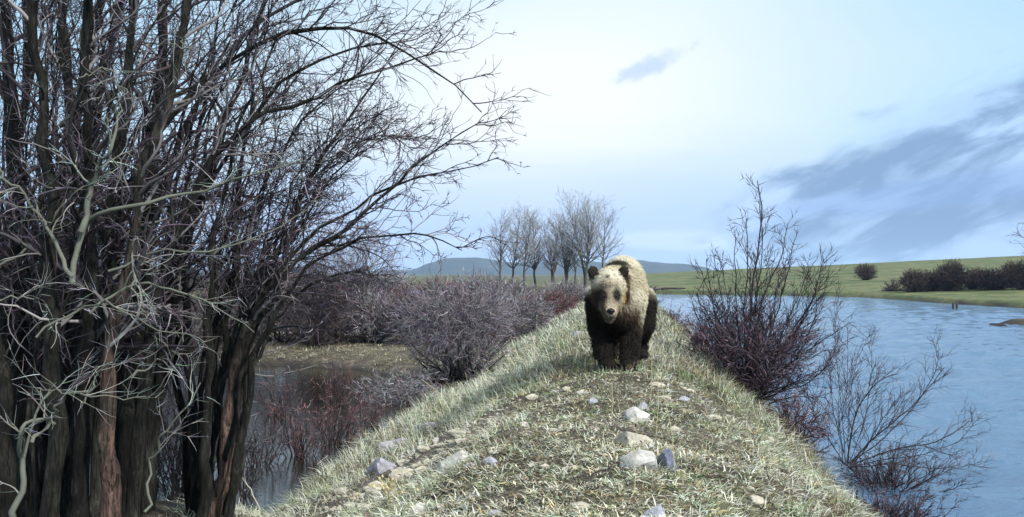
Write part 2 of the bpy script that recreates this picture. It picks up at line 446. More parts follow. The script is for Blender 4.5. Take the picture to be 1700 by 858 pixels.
# ------------------------------------------------------------------ branches
def norm(v): return v / np.maximum(np.linalg.norm(v, axis=-1, keepdims=True), 1e-9)
def resample(ctrl, k, wob=0.0):
    ctrl = np.asarray(ctrl, float)
    d = np.concatenate([[0], np.cumsum(np.linalg.norm(np.diff(ctrl[:, :3], axis=0), axis=1))])
    u = np.linspace(0, d[-1], k)
    out = np.stack([np.interp(u, d, ctrl[:, i]) for i in range(ctrl.shape[1])], 1)
    for _ in range(6 if k > 20 else 2):
        out[1:-1] = .25 * out[:-2] + .5 * out[1:-1] + .25 * out[2:]
    if wob:
        w = rng.normal(0, wob, (k, 3)); w = (w + np.roll(w, 1, 0)) / 2; w[0] = 0
        out[:, :3] += w
    return out
def spawn(Pp, Rp, n, u0, u1, ang, length, k, wob, trop, rr, rmin=0.0, bias=None, taper=0.25):
    """children of the polylines Pp (N,k,3): n each, between u0 and u1 of the parent"""
    N, kp, _ = Pp.shape
    par = np.repeat(np.arange(N), n); M = len(par)
    u = rng.uniform(u0, u1, M) * (kp - 1)
    i = np.minimum(u.astype(int), kp - 2); f = (u - i)[:, None]
    pos = Pp[par, i] * (1 - f) + Pp[par, i + 1] * f
    r0 = (Rp[par, i] * (1 - f[:, 0]) + Rp[par, i + 1] * f[:, 0])
    T = norm(Pp[par, i + 1] - Pp[par, i])
    a = norm(np.cross(T, rng.normal(size=(M, 3))))
    th = rng.normal(ang, ang * .25, M)[:, None]
    d = T * np.cos(th) + a * np.sin(th)
    if bias is not None: d = norm(d + np.asarray(bias))
    plen = np.linalg.norm(np.diff(Pp, axis=1), axis=2).sum(1)[par]
    L = length * rng.uniform(.55, 1.25, M) * (1.15 - .5 * (u / (kp - 1)))
    if isinstance(length, float) and length < 0:
        L = -length * plen * rng.uniform(.55, 1.25, M) * (1.1 - .5 * (u / (kp - 1)))
    st = (L / (k - 1))[:, None]
    out = np.empty((M, k, 3)); out[:, 0] = pos
    for j in range(1, k):
        d = norm(d + rng.normal(0, wob, (M, 3)) + np.asarray(trop))
        out[:, j] = out[:, j - 1] + d * st
    rs = np.maximum(np.minimum(r0 * rr, L * .02 + .0025), rmin)
    R = rs[:, None] * np.linspace(1, taper, k)[None]
    return out, R
def tubes(sets):
    """sets: list of (P (N,k,3), R (N,k), sides, colour (N,3) or (3,))"""
    Vs, Fs, Cs, o = [], [], [], 0
    for Pp, R, s, c in sets:
        N, k, _ = Pp.shape
        if N == 0: continue
        T = np.gradient(Pp, axis=1); T = norm(T)
        a = rng.normal(size=(N, 1, 3))
        u = norm(np.cross(T, a + 0 * T)); v = np.cross(T, u)
        an = np.arange(s) * 2 * np.pi / s
        if s == 2: R = R * 1.3
        V = Pp[:, :, None] + R[:, :, None, None] * (u[:, :, None] * np.cos(an)[None, None, :, None] + v[:, :, None] * np.sin(an)[None, None, :, None])
        idx = np.arange(N * k * s).reshape(N, k, s) + o
        nx = np.roll(idx, -1, 2)
        q = np.stack([idx[:, :-1], nx[:, :-1], nx[:, 1:], idx[:, 1:]], -1)
        if s == 2: q = q[:, :, :1]          # hair-thin twigs: one strip
        q = q.reshape(-1, 4)
        c = np.asarray(c, float)
        if c.ndim == 1: c = np.repeat(c[None], N, 0)
        C = np.repeat(c.reshape(-1, 3), s, 0) if c.ndim == 3 else np.repeat(c, k * s, 0)
        Vs.append(V.reshape(-1, 3)); Fs.append(q); Cs.append(C); o += N * k * s
    return np.concatenate(Vs), np.concatenate(Fs), np.concatenate(Cs)
def tube_mesh(name, sets):
    V, Fq, C = tubes(sets); return np_mesh(name, V, [Fq], C)
def tint(n, base, spread=0.3, alt=None, p=0.0):
    c = np.asarray(base)[None] * rng.lognormal(0, spread, (n, 1)) * rng.lognormal(0, spread * .25, (n, 3))
    if alt is not None:
        k = rng.random(n) < p
        c[k] = np.asarray(alt)[None] * rng.lognormal(0, spread, (k.sum(), 1))
    return np.clip(c, 0.004, 0.7)
DARK = (0.030, 0.024, 0.024); PURP = (0.060, 0.045, 0.060); PALE = (0.34, 0.34, 0.30); GREYT = (0.17, 0.155, 0.15)
RED = (0.11, 0.045, 0.045); BROWN = (0.075, 0.052, 0.038)

def build_willow(name, loc_px, label, stems, seed, nbr, blen, ntw, bias, u0):
    """stems: list of (control points [(px,py,depth)...], base radius m, tip radius, bark colour)"""
    global rng
    rng = np.random.default_rng(seed)
    root = thing(name, loc_px, label, 'tree')
    o3 = np.array(loc_px)
    for ctrl, r0, r1, colr in stems:
        pts = [tuple(P(*c)) for c in ctrl]
        b = Vector(pts[0]); b.z = min(b.z, hz(b.x, b.y)) - 0.12
        pts[0] = tuple(b)
        k = 26
        S = resample(pts, k, 0.030)
        L = np.linalg.norm(np.diff(S, axis=0), axis=1).sum()
        R = np.linspace(0, 1, k); R = r0 + (r1 * .5 - r0) * R ** 0.62
        R = R * (1 + 0.15 * rng.normal(size=k)); R[0] *= 1.5; R[1] *= 1.15
        S0 = S[None] - o3; R0 = R[None]
        hgt = np.linspace(0, 1, k)
        mixr = (sstep(.42, .18, hgt + .10 * rng.normal(size=k)) if colr[0] > .1 else 0 * hgt)[:, None]
        cl = (np.array((.024, .021, .017))[None] * (1 - mixr) + np.array(colr)[None] * mixr) if colr[0] > .1 else np.array(colr)[None] * np.ones((k, 1))
        cl = cl * rng.lognormal(0, .25, (k, 1))
        t = link('trunk', tube_mesh('trunk', [(S0, R0, 10, cl[None])]), M_BARK, root)
        n1 = max(3, int(nbr * L / 5.0))
        P1, R1 = spawn(S0, R0, n1, u0, 1.0, 0.70, blen, 12, 0.17, (0.0, 0.0, 0.02), 0.45, 0.0050, bias)
        P2, R2 = spawn(P1, R1, ntw, 0.10, 1.0, 0.66, -0.50, 7, 0.22, (0.01, 0, -0.03), 0.6, 0.0033, None)
        P3, R3 = spawn(P2, R2, 3, 0.12, 1.0, 0.7, -0.45, 4, 0.24, (0, 0, -0.03), 0.65, 0.0025, None)
        tag(link('branches', tube_mesh('branches', [(P1, R1, 5, tint(len(P1), (.042, .035, .038), .35, GREYT, .30))]), M_TWIG, t), kind='stuff')
        tw = link('crown', tube_mesh('crown', [(P2, R2, 3, tint(len(P2), PURP, .45, GREYT, .30)), (P3, R3, 2, tint(len(P3), PURP, .45, (.24, .22, .25), .25))]), M_TWIG, t)  # the paler share of twigs has sunlight put into its colour
        tag(tw, kind='stuff')
    return root

def willows():
    bk = (0.015, 0.014, 0.011); gr = (0.027, 0.026, 0.021); rd = (0.101, 0.064, 0.049); bk2 = (0.009, 0.0085, 0.007)
    base = P(120, 900, 7.6); base.z = hz(base.x, base.y)
    S = []
    def st(pts, d0, d1, w, w1, c):
        n = len(pts)
        S.append(([(x, y, d0 + (d1 - d0) * i / (n - 1)) for i, (x, y) in enumerate(pts)], w * .68 / 2 * d0 / F, w1 * .72 / 2 * d1 / F, c))
    st([(15, 900), (5, 650), (-25, 300), (-60, -60), (-90, -350)], 7.4, 7.2, 60, 30, bk)
    st([(45, 900), (38, 640), (25, 300), (8, 0), (-10, -320)], 7.8, 8.2, 62, 30, bk2)
    st([(75, 900), (95, 700), (85, 400), (60, 120), (52, -60), (45, -330)], 7.1, 6.8, 58, 26, bk)
    st([(100, 900), (112, 650), (118, 400), (112, 150), (100, -60), (85, -350)], 7.9, 8.4, 60, 26, gr)
    st([(130, 900), (140, 640), (150, 420), (145, 200), (150, 0), (160, -320)], 7.3, 7.0, 54, 26, bk2)
    st([(160, 890), (165, 700), (185, 450), (205, 220), (225, 0), (250, -320)], 7.7, 7.6, 58, 26, gr)
    st([(185, 890), (183, 700), (180, 560), (230, 330), (275, 150), (320, -40), (350, -320)], 7.2, 6.9, 50, 22, rd)
    st([(205, 880), (215, 700), (235, 500), (255, 300), (262, 100), (275, -60), (290, -300)], 7.9, 8.5, 62, 26, bk2)
    st([(220, 880), (235, 690), (262, 480), (330, 270), (395, 192), (500, 165), (570, 148), (640, 108), (735, 84)], 7.5, 7.3, 44, 5, bk)
    st([(225, 880), (250, 640), (300, 420), (365, 220), (430, 60), (480, -120)], 8.1, 8.6, 46, 16, bk)
    st([(110, 900), (150, 640), (200, 330), (330, 120), (470, 40), (600, 15), (700, 95), (762, 160), (792, 190)], 7.6, 7.2, 40, 4, bk)
    st([(150, 890), (205, 560), (290, 250), (370, 90), (470, 0), (560, -40), (650, -10)], 8.2, 8.2, 40, 8, gr)
    st([(60, 900), (130, 600), (215, 330), (300, 60), (340, -100), (370, -300)], 8.3, 8.6, 54, 20, bk2)
    st([(240, 880), (262, 700), (280, 500), (345, 300), (420, 180), (520, 90), (640, 40), (690, 70)], 8.3, 8.0, 34, 5, bk)
    st([(0, 900), (60, 600), (95, 300), (170, 20), (215, -150), (250, -330)], 8.6, 9.0, 56, 24, bk2)
    st([(-20, 900), (10, 520), (40, 200), (45, -50), (60, -330)], 8.9, 9.2, 60, 30, bk2)
    st([(30, 900), (70, 560), (140, 260), (190, 40), (235, -120), (280, -300)], 9.0, 9.4, 56, 24, bk2)
    rq = random.Random(4)
    for i in range(26):          # thin stems between the thick ones
        bx = rq.uniform(-10, 262); fan = rq.uniform(-.3, 1.0)
        st([(bx, 890), (bx + 15 * fan, 650), (bx + 70 * fan, 380), (bx + 165 * fan, 130), (bx + 300 * fan, -60 + 40 * max(0, fan))], rq.uniform(7.0, 9.2), rq.uniform(6.9, 9.3), rq.uniform(12, 26), 5, (bk, bk2, gr)[i % 3])
    w1 = build_willow('willow_tree', tuple(base), 'dense many-stemmed bare willow with thick dark upright trunks at the pond edge', S, 11, 22, 1.0, 5, (0.3, 0, 0.12), 0.27)

    S = []
    b2 = P(352, 850, 8.0); b2.z = hz(b2.x, b2.y)
    st([(352, 850), (385, 640), (430, 500), (490, 430), (570, 380), (665, 308), (690, 268), (735, 228), (800, 190)], 8.0, 7.6, 44, 4, rd)
    st([(345, 850), (372, 620), (395, 430), (405, 260), (430, 100), (455, -60)], 8.1, 8.5, 34, 8, bk)
    st([(335, 850), (340, 620), (352, 420), (385, 250), (440, 100), (510, 10)], 7.8, 7.6, 34, 6, bk)
    st([(362, 850), (410, 600), (440, 460), (500, 320), (575, 190), (650, 90), (690, 40)], 8.2, 8.2, 32, 4, rd)
    st([(370, 848), (425, 570), (505, 445), (600, 388), (660, 368), (725, 385), (762, 420)], 7.8, 7.5, 30, 4, bk)
    st([(356, 850), (395, 610), (440, 470), (520, 380), (600, 320), (690, 300), (760, 268), (822, 265)], 8.0, 7.7, 28, 4, bk)
    st([(375, 846), (415, 640), (455, 520), (540, 460), (600, 440), (640, 470)], 8.1, 8.0, 22, 4, gr)
    st([(340, 850), (350, 600), (400, 400), (470, 230), (560, 130), (640, 90)], 8.4, 8.4, 28, 4, bk)
    st([(330, 852), (315, 620), (300, 430), (320, 250), (360, 60), (380, -80)], 8.3, 8.6, 32, 8, bk2)
    st([(322, 855), (300, 640), (288, 460), (290, 300), (330, 160), (400, 20)], 8.5, 8.7, 28, 8, bk2)
    for i in range(12):
        bx = rq.uniform(318, 385); fan = rq.uniform(.2, 1.0)
        st([(bx, 850), (bx + 40 * fan, 640), (bx + 120 * fan, 450), (bx + 215 * fan, 280), (bx + 330 * fan, 150 + 60 * fan), (bx + 390 * fan, 60 + 190 * fan)], rq.uniform(7.8, 8.8), rq.uniform(7.6, 8.8), rq.uniform(10, 20), 3, (bk, gr, bk2)[i % 3])
    w2 = build_willow('willow_tree', tuple(b2), 'bare willow clump with reddish trunks leaning over the dark pond', S, 23, 30, 0.72, 6, (0.35, 0, 0.10), 0.40)

    # pale, lichen-grey dead branches on the camera side of the big willow
    global rng
    rng = np.random.default_rng(31)
    B = [([(120, 470), (135, 372), (190, 342), (262, 326), (340, 318), (420, 292), (500, 262)], 6.8, 20, 4),
         ([(135, 385), (160, 300), (185, 245), (200, 180)], 6.8, 22, 6),
         ([(120, 460), (70, 360), (20, 300), (-30, 260)], 6.8, 16, 5),
         ([(150, 520), (230, 465), (290, 478), (350, 498), (415, 550)], 6.7, 11, 3),
         ([(60, 560), (130, 505), (190, 503), (250, 540), (345, 565)], 6.6, 8, 3),
         ([(230, 380), (215, 420), (232, 520)], 6.6, 8, 3),
         ([(180, 450), (260, 410), (330, 420), (420, 400), (510, 345)], 7.0, 9, 3),
         ([(40, 760), (80, 640), (150, 655), (200, 665), (245, 658)], 6.5, 9, 3),
         ([(20, 900), (38, 760), (35, 720), (50, 690), (85, 700)], 6.5, 24, 8),
         ([(52, 735), (80, 700), (110, 655), (160, 640)], 6.5, 14, 4),
         ([(240, 850), (255, 760), (290, 690), (330, 640)], 6.8, 10, 4),
         ([(140, 670), (165, 620), (195, 590)], 6.5, 6, 3),
         ([(220, 625), (260, 600), (300, 590)], 7.0, 8, 3),
         ([(-20, 500), (40, 495), (75, 490)], 6.6, 8, 3),
         ([(0, 440), (60, 400), (110, 330), (180, 300)], 6.9, 9, 3),
         ([(290, 30), (296, 60), (310, 85)], 6.9, 5, 3),
         ([(130, 130), (180, 110), (215, 150)], 6.7, 6, 3)]
    o3 = np.array(base)
    for ctrl, d, wa, wb in B:
        pts = [tuple(P(x, y, d + 0.12 * math.sin(i * 2.1))) for i, (x, y) in enumerate(ctrl)]
        S0 = resample(pts, 18, 0.022)[None] - o3
        R0 = np.linspace(wa * .52, wb * .55, 18)[None] / 2 * d / F
        P1, R1 = spawn(S0, R0, 7, 0.25, 1.0, 0.8, 0.36, 7, 0.15, (0, 0, -0.01), 0.5, 0.0028)
        P2, R2 = spawn(P1, R1, 4, 0.2, 1.0, 0.7, 0.19, 5, 0.16, (0, 0, 0), 0.6, 0.0019)
        o = link('dead_branch', tube_mesh('dead_branch', [(S0, R0, 6, (0.13, 0.135, 0.105)), (P1, R1, 4, tint(len(P1), (.19, .195, .17), .35)), (P2, R2, 3, tint(len(P2), (.27, .28, .265), .45))]), M_TWIG, w1)
willows()

# ------------------------------------------------------------------ shrubs
def shrub_meshes(seed, w, h, n0, n1, n2, cols, tip=None, ptip=0.2, up=0.35, droop=-0.02, lean=(0, 0, 0), rb=0.02, rt=0.003, spread=1.0, k2=5, n3=0, l2=-0.42, fill=0, fl=.4, fz=.55, fq=.5):
    global rng
    rng = np.random.default_rng(seed)
    az = rng.uniform(0, 2 * np.pi, n0); el = np.arccos(rng.uniform(up, 1.0, n0)) * spread
    d = np.stack([np.sin(el) * np.cos(az), np.sin(el) * np.sin(az), np.cos(el)], -1)
    rad_ = 1 / np.sqrt((np.sin(el) / (w / 2)) ** 2 + (np.cos(el) / h) ** 2)
    L = rad_ * rng.uniform(.62, 1.03, n0)
    k = 9
    base = np.stack([rng.normal(0, w * .05, n0), rng.normal(0, w * .05, n0), np.full(n0, -0.08)], -1)
    out = np.empty((n0, k, 3)); out[:, 0] = base
    dd = norm(d + np.array([0, 0, .35]))
    for j in range(1, k):
        dd = norm(dd * .75 + d * .3 + rng.normal(0, .10, (n0, 3)) + np.asarray(lean) * .25)
        out[:, j] = out[:, j - 1] + dd * (L / (k - 1))[:, None]
    R = (rb * rng.uniform(.5, 1.2, n0))[:, None] * np.linspace(1, .22, k)[None]
    P1, R1 = spawn(out, R, n1, 0.25, 1.0, 0.65, -0.42, 6, 0.14, (0, 0, 0.04), 0.6, rt * 1.3)
    P2, R2 = spawn(P1, R1, n2, 0.1, 1.0, 0.6, l2, k2 - 1, 0.16, (0, 0, droop), 0.7, rt)
    trunk = tube_mesh('trunk', [(out, R, 5, tint(n0, cols[0], .3))])
    sets = [(P1, R1, 3, tint(len(P1), cols[1], .35)), (P2, R2, 2, tint(len(P2), cols[2], .35, tip, ptip))]
    if fill:
        dv = norm(rng.normal(size=(fill, 3)))
        lump = .80 + .34 * fbm(dv[:, 0] * 2.2 + seed, dv[:, 1] * 2.2 + dv[:, 2] * 1.7, seed, 3)
        rr_ = (rng.random(fill) ** (1 / 2.4) * lump)[:, None]
        c0 = np.array((lean[0] * h, 0, h * fz)); q = c0 + dv * rr_ * np.array((w * .44, w * .44, h * (1 - fz) * .86))
        q[:, 2] = np.maximum(q[:, 2], .05)
        dd = norm(dv * .9 + np.array((0, 0, fq)) + rng.normal(0, .5, (fill, 3)))
        ll = (fl * rng.uniform(.6, 1.3, fill) / 4)[:, None]
        pf = np.empty((fill, 5, 3)); pf[:, 0] = q - dd * ll * 1.5
        for j in range(1, 5):
            dd = norm(dd + rng.normal(0, .16, (fill, 3)) + np.array((0, 0, droop))); pf[:, j] = pf[:, j - 1] + dd * ll
        rf = np.full(fill, rt * 1.25)[:, None] * np.linspace(1, .5, 5)[None]
        P4, R4 = spawn(pf, rf, 3, .1, 1.0, .6, -.55, 3, .18, (0, 0, droop), .8, rt)
        sets += [(pf, rf, 2, tint(fill, cols[1], .4)), (P4, R4, 2, tint(len(P4), cols[2], .4, tip, ptip))]
    if n3:
        P3, R3 = spawn(P2, R2, n3, 0.2, 1.0, 0.6, -0.5, 3, 0.2, (0, 0, droop), 0.7, rt * .9)
        sets.append((P3, R3, 2, tint(len(P3), cols[2], .35, tip, ptip)))
    crown = tube_mesh('crown', sets)
    return trunk, crown
def shrub(name, label, cat, loc, seed, w, h, group=None, rotz=0.0, **kw):
    t, c = shrub_meshes(seed, w, h, **kw)
    r = thing(name, loc, label, cat, group)
    r.rotation_euler.z = rotz
    link('trunk', t, M_TWIG, r)
    tag(link('crown', c, M_TWIG, r), kind='stuff')
    return r
def on(px, d, dz=0.0):
    x = (px - HX) / F * d
    return (x, d, hz(x, d) + dz)
def shrubs():
    PG = (DARK, (0.11, 0.098, 0.102), (0.25, 0.23, 0.24))
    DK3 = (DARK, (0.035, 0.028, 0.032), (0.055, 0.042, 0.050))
    RD = (DARK, (0.075, 0.045, 0.045), (0.15, 0.075, 0.075))
    # the round grey bush at the foot of the embankment
    x, y, z = on(772, 19.2)
    shrub('willow_bush', 'round grey-purple bare bush overhanging the grassy foot of the embankment', 'bush', (x, y, z), 41, 2.85, 2.22,
          n0=44, n1=10, n2=6, cols=(DARK, (0.12, 0.105, 0.115), (0.215, 0.195, 0.21)), tip=(.20, .12, .12), ptip=.12, up=.1, rb=.036, rt=.0032, lean=(-.09, 0, .0), fill=2500, fl=.42, fz=.56, fq=.15)
    x, y, z = on(668, 18.2)
    shrub('brush_clump', 'low sprawling grey brush lying at the pond edge beside the round bush', 'bush', (x, y, z), 42, 2.1, 0.80,
          n0=40, n1=8, n2=7, cols=PG, up=.0, rb=.016, rt=.004, fill=500, fl=.35, fz=.45, fq=.0)
    # far bank bushes
    pr = np.random.default_rng(5)
    specs = [(462, 30, 3.2, 2.9, PG, 'grey bare bush on the far pond bank behind the leaning willow'),
             (520, 29, 3.0, 2.5, DK3, 'dark dense willow bush between the grey bush and the tall dark bush'),
             (572, 31, 3.4, 2.5, DK3, 'tall dark bush in the middle of the far pond bank'),
             (622, 30, 2.4, 1.75, PG, 'smoky grey bush on the far pond bank left of the red one'),
             (655, 33, 2.4, 1.75, RD, 'reddish-brown twiggy bush on the far pond bank'),
             (692, 29, 2.0, 1.6, DK3, 'small dark bush behind the round grey bush'),
             (862, 30, 2.6, 1.6, PG, 'grey-purple bush behind the round bush along the embankment'),
             (908, 38, 3.0, 1.45, RD, 'low reddish-grey bush further along the embankment below the cottonwoods'),
             (640, 38, 3.4, 2.1, PG, 'grey bush behind the reddish-brown bush on the far pond bank'),
             (718, 36, 3.4, 2.1, RD, 'russet bush behind the crown of the round grey bush'),
             (790, 40, 3.6, 2.15, PG, 'pale grey bush between the round grey bush and the cottonwoods'),
             (842, 42, 3.4, 2.0, PG, 'grey bush standing before the dense narrow cottonwood'),
             (938, 47, 3.2, 1.7, PG, 'smoky bush at the far left foot of the embankment beside the bear')]
    for i, (px, d, w, h, cc, lb) in enumerate(specs):
        shrub('willow_bush', lb, 'bush', on(px, d), 60 + i, w, h, n0=30, n1=8, n2=5, cols=cc, tip=RED, ptip=.15, up=.05, rb=.028, rt=.0052 * d / 30, rotz=i, fill=1000, fl=.5, fz=.52, fq=.3)
    # pale domed tree behind the leaning willow
    shrub('willow_tree', 'pale grey dome-crowned bare tree behind the leaning willow', 'tree', on(585, 36), 75, 4.6, 4.2, n0=36, n1=11, n2=8,
          cols=((.05, .045, .05), (.15, .14, .15), (.27, .25, .28)), up=.15, rb=.05, rt=.0055, fill=900, fl=.8, fz=.5)
    # dark thicket behind the big willow
    protos = []
    for i, (px, d, w, h) in enumerate([(-60, 17, 3.6, 4.2), (60, 20, 4.0, 4.0), (170, 24, 4.2, 4.0), (285, 27, 4.0, 3.6), (380, 29, 3.6, 3.3), (10, 28, 4.5, 5.0), (-160, 24, 4.5, 4.6)]):
        x = (px - HX) / F * d
        z = max(hz(x, d), POND - .05)
        if i < 2:
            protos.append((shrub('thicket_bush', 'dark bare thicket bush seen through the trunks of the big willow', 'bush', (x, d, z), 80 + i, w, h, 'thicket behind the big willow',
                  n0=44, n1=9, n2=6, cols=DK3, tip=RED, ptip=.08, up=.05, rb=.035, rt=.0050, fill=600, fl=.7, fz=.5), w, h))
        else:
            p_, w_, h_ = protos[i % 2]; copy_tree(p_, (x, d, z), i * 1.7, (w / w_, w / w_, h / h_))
    # upright reddish shoots standing in the pond shallows
    for i, (px, d, w, h, n0, cc, lb) in enumerate([
            (430, 12.2, 1.0, 1.35, 30, DK3, 'dark thin shoots standing in the pond beside the leaning trunks'),
            (500, 12.8, 1.1, 1.3, 38, RD, 'reddish-brown shoots in the middle of the pond shallows'),
            (555, 13.8, 1.2, 1.25, 44, RD, 'reddish upright shoots growing out of the pond'),
            (610, 15.2, 1.0, 0.85, 30, RD, 'short reddish shoots at the pond edge under the grass slope'),
            (470, 16.5, 1.3, 1.2, 30, RD, 'reddish shoots far out in the pond before the bank'),
            (395, 10.5, 1.0, 1.5, 22, DK3, 'dark shoots crowding the foot of the leaning willow'),
            (560, 18.0, 1.3, 1.1, 34, RD, 'reddish shoots beside the low brush in the pond'),
            (300, 10.2, 1.6, 1.9, 60, DK3, 'tall dark shoots between the two willows'),
            (230, 11.0, 1.6, 2.0, 50, DK3, 'dark shoots behind the upright willow trunks')]):
        x = (px - HX) / F * d; z = min(hz(x, d), POND) - .05
        shrub('shoot_clump', lb, 'shrub', (x, d, max(z, POND - .5)), 100 + i, w, h + .1, n0=n0, n1=4, n2=3, cols=cc, tip=GREYT, ptip=.22, up=.84, rb=.009, rt=.0034)
    # right of the embankment
    x, y, z = on(1243, 13.2)
    t_ = shrub('willow_bush', 'big dark purple-brown bush with a tall pointed top on the lake side', 'bush', (x, y, z), 131, 2.25, 1.35,
          n0=70, n1=11, n2=6, fill=1000, fl=.36, fz=.5, fq=.7, cols=((.028, .022, .024), (.052, .038, .046), (.11, .078, .096)), tip=RED, ptip=.15, up=.05, rb=.016, rt=.0034)
    # its tall leaders
    rq = random.Random(8); lead = []
    for i in range(20):
        tx = rq.uniform(1140, 1375); ty = rq.uniform(405, 500) + abs(tx - 1250) * .25
        bx = 1240 + (tx - 1240) * .12; lead.append(([(bx, 640), (bx + (tx - bx) * .55, 640 - (640 - ty) * .5), (tx, ty)], rq.uniform(.007, .012)))
    global rng
    rng = np.random.default_rng(77)
    sets = []
    o3 = np.array((x, y, z))
    for ctrl, r in [([(1240, 640), (1248, 520), (1252, 440), (1270, 360), (1258, 300)], .020), ([(1243, 640), (1262, 500), (1300, 420), (1308, 372)], .015),
                    ([(1238, 640), (1222, 520), (1218, 450), (1222, 392)], .014), ([(1245, 640), (1290, 520), (1312, 440), (1318, 405)], .014),
                    ([(1236, 640), (1190, 540), (1176, 460), (1172, 430)], .014), ([(1248, 640), (1310, 560), (1350, 500), (1368, 430)], .016),
                    ([(1250, 645), (1320, 600), (1370, 560), (1400, 545)], .016), ([(1240, 640), (1235, 500), (1243, 420), (1238, 372)], .014),
                    ([(1252, 650), (1330, 590), (1362, 500), (1335, 440)], .012), ([(1250, 655), (1340, 640), (1380, 600), (1392, 570)], .012),
                    ([(1234, 640), (1165, 560), (1150, 500)], .012), ([(1240, 640), (1258, 480), (1266, 400), (1262, 330)], .012)] + lead:
        S0 = resample([tuple(P(px, py, 13.2 + .25 * math.sin(px))) for px, py in ctrl], 18, .012)[None] - o3
        R0 = np.linspace(r, r * .3, 18)[None]
        P1, R1 = spawn(S0, R0, 22, .15, 1.0, .55, .42, 6, .16, (0, 0, .06), .55, .0042)
        P2, R2 = spawn(P1, R1, 4, .2, 1.0, .55, .17, 4, .18, (0, 0, .03), .6, .0034)
        link('branch', tube_mesh('branch', [(S0, R0, 5, (.028, .022, .024)), (P1, R1, 3, tint(len(P1), (.04, .03, .036), .3)), (P2, R2, 2, tint(len(P2), (.055, .042, .05), .3, RED, .1))]), M_TWIG, t_)
    # sprawling bush at the waterline
    x, y, z = on(1408, 12.4); z = max(z, 0.0)
    r = thing('willow_bush', (x, y, z), 'sparse sprawling bush spreading low over the lake water', 'bush')
    rng = np.random.default_rng(78); sets = []; o3 = np.array((x, y, z))
    for ctrl, rr in [([(1408, 770), (1420, 680), (1460, 630), (1490, 622)], .016), ([(1405, 770), (1395, 660), (1385, 560), (1392, 500)], .007),
                     ([(1400, 770), (1380, 660), (1372, 590)], .007), ([(1410, 770), (1460, 720), (1530, 660), (1570, 610)], .016),
                     ([(1412, 772), (1480, 745), (1560, 735), (1585, 715), (1610, 700)], .015), ([(1410, 772), (1500, 700), (1545, 640), (1560, 580)], .011),
                     ([(1406, 772), (1412, 640), (1432, 560)], .006), ([(1402, 770), (1350, 690), (1340, 640)], .009), ([(1412, 775), (1520, 755), (1590, 735), (1620, 700)], .010),
                     ([(1410, 775), (1480, 770), (1560, 780), (1620, 770)], .012), ([(1415, 790), (1500, 800), (1550, 810), (1600, 795)], .010), ([(1430, 800), (1520, 830), (1600, 840)], .010),
                     ([(1404, 770), (1390, 700), (1410, 620), (1405, 540)], .006), ([(1408, 770), (1440, 690), (1450, 600), (1440, 560)], .007), ([(1412, 780), (1470, 690), (1500, 650)], .010)]:
        S0 = resample([tuple(P(px, py, 12.4 + .35 * math.sin(px * .7) * i / 3)) for i, (px, py) in enumerate(ctrl)], 16, .014)[None] - o3
        R0 = np.linspace(rr * .72, rr * .25, 16)[None]
        P1, R1 = spawn(S0, R0, 22, .12, 1.0, .6, .5, 6, .16, (0.01, 0, .09), .55, .0034)
        P2, R2 = spawn(P1, R1, 4, .2, 1.0, .6, .22, 4, .18, (0, 0, .03), .6, .003)
        link('branch', tube_mesh('branch', [(S0, R0, 5, (.028, .022, .024)), (P1, R1, 3, tint(len(P1), (.04, .03, .036), .3)), (P2, R2, 3, tint(len(P2), (.06, .042, .05), .3, RED, .2))]), M_TWIG, r)
    shrub('shrub', 'dark low scrub at the lake edge below the sprawling bush', 'shrub', on(1470, 9.6, .05), 135, 1.9, .62, n0=60, n1=8, n2=7, cols=DK3, tip=RED, ptip=.2, up=.0, rb=.010, rt=.003)
    shrub('shrub', 'dark tangled scrub standing in the lake below the sprawling branches', 'shrub', ((1475 - HX) / F * 11.6, 11.6, -.05), 140, 2.0, .75, n0=60, n1=7, n2=5, cols=DK3, tip=RED, ptip=.2, up=.0, rb=.010, rt=.003)
    shrub('shrub', 'dark reddish scrub beside the lichen-spotted rock on the lake side', 'shrub', on(1318, 12.2), 136, 1.1, .75, n0=46, n1=8, n2=6, cols=RD, tip=DARK, ptip=.3, up=.1, rb=.010, rt=.003, fill=300, fl=.2, fz=.5)
    shrub('shrub', 'low red-stemmed brush on the lake edge behind the bear', 'shrub', on(1112, 26.0), 137, 1.5, .8, n0=40, n1=8, n2=6, cols=RD, tip=GREYT, ptip=.2, up=.1, rb=.010, rt=.0045)
    shrub('shrub', 'low reddish brush on the lake edge beside the big dark bush', 'shrub', on(1150, 20.0), 138, 1.3, .6, n0=40, n1=8, n2=6, cols=RD, tip=GREYT, ptip=.2, up=.1, rb=.010, rt=.004)
    shrub('willow_bush', 'small dark bush beyond the bear at the end of the embankment', 'bush', on(1076, 62), 139, 1.6, 2.0, n0=30, n1=10, n2=8, cols=DK3, up=.2, rb=.02, rt=.008)
    # far shore of the lake
    FARC = ((.02, .016, .014), (.045, .032, .028), (.075, .048, .042))
    shrub('willow_bush', 'lone round dark bush on the green slope across the lake', 'bush', on(1437, 142), 150, 3.6, 2.5, n0=50, n1=9, n2=6, cols=FARC, up=.15, rb=.05, rt=.012, fill=700, fl=.6, fz=.55)
    proto = shrub('willow_bush', 'small grey bush at the near end of the far hedge row', 'bush', on(1482, 108), 151, 2.6, 1.7, n0=50, n1=10, n2=7, cols=((.03, .025, .022), (.07, .055, .05), (.13, .10, .095)), up=.0, rb=.04, rt=.011)
    lab = 'dark brown bush in the hedge row across the lake'
    proto = shrub('willow_bush', lab, 'bush', on(1518, 104), 152, 3.3, 2.5, 'hedge row across the lake', n0=60, n1=10, n2=6, cols=FARC, up=.0, rb=.05, rt=.012, fill=900, fl=.6, fz=.5)
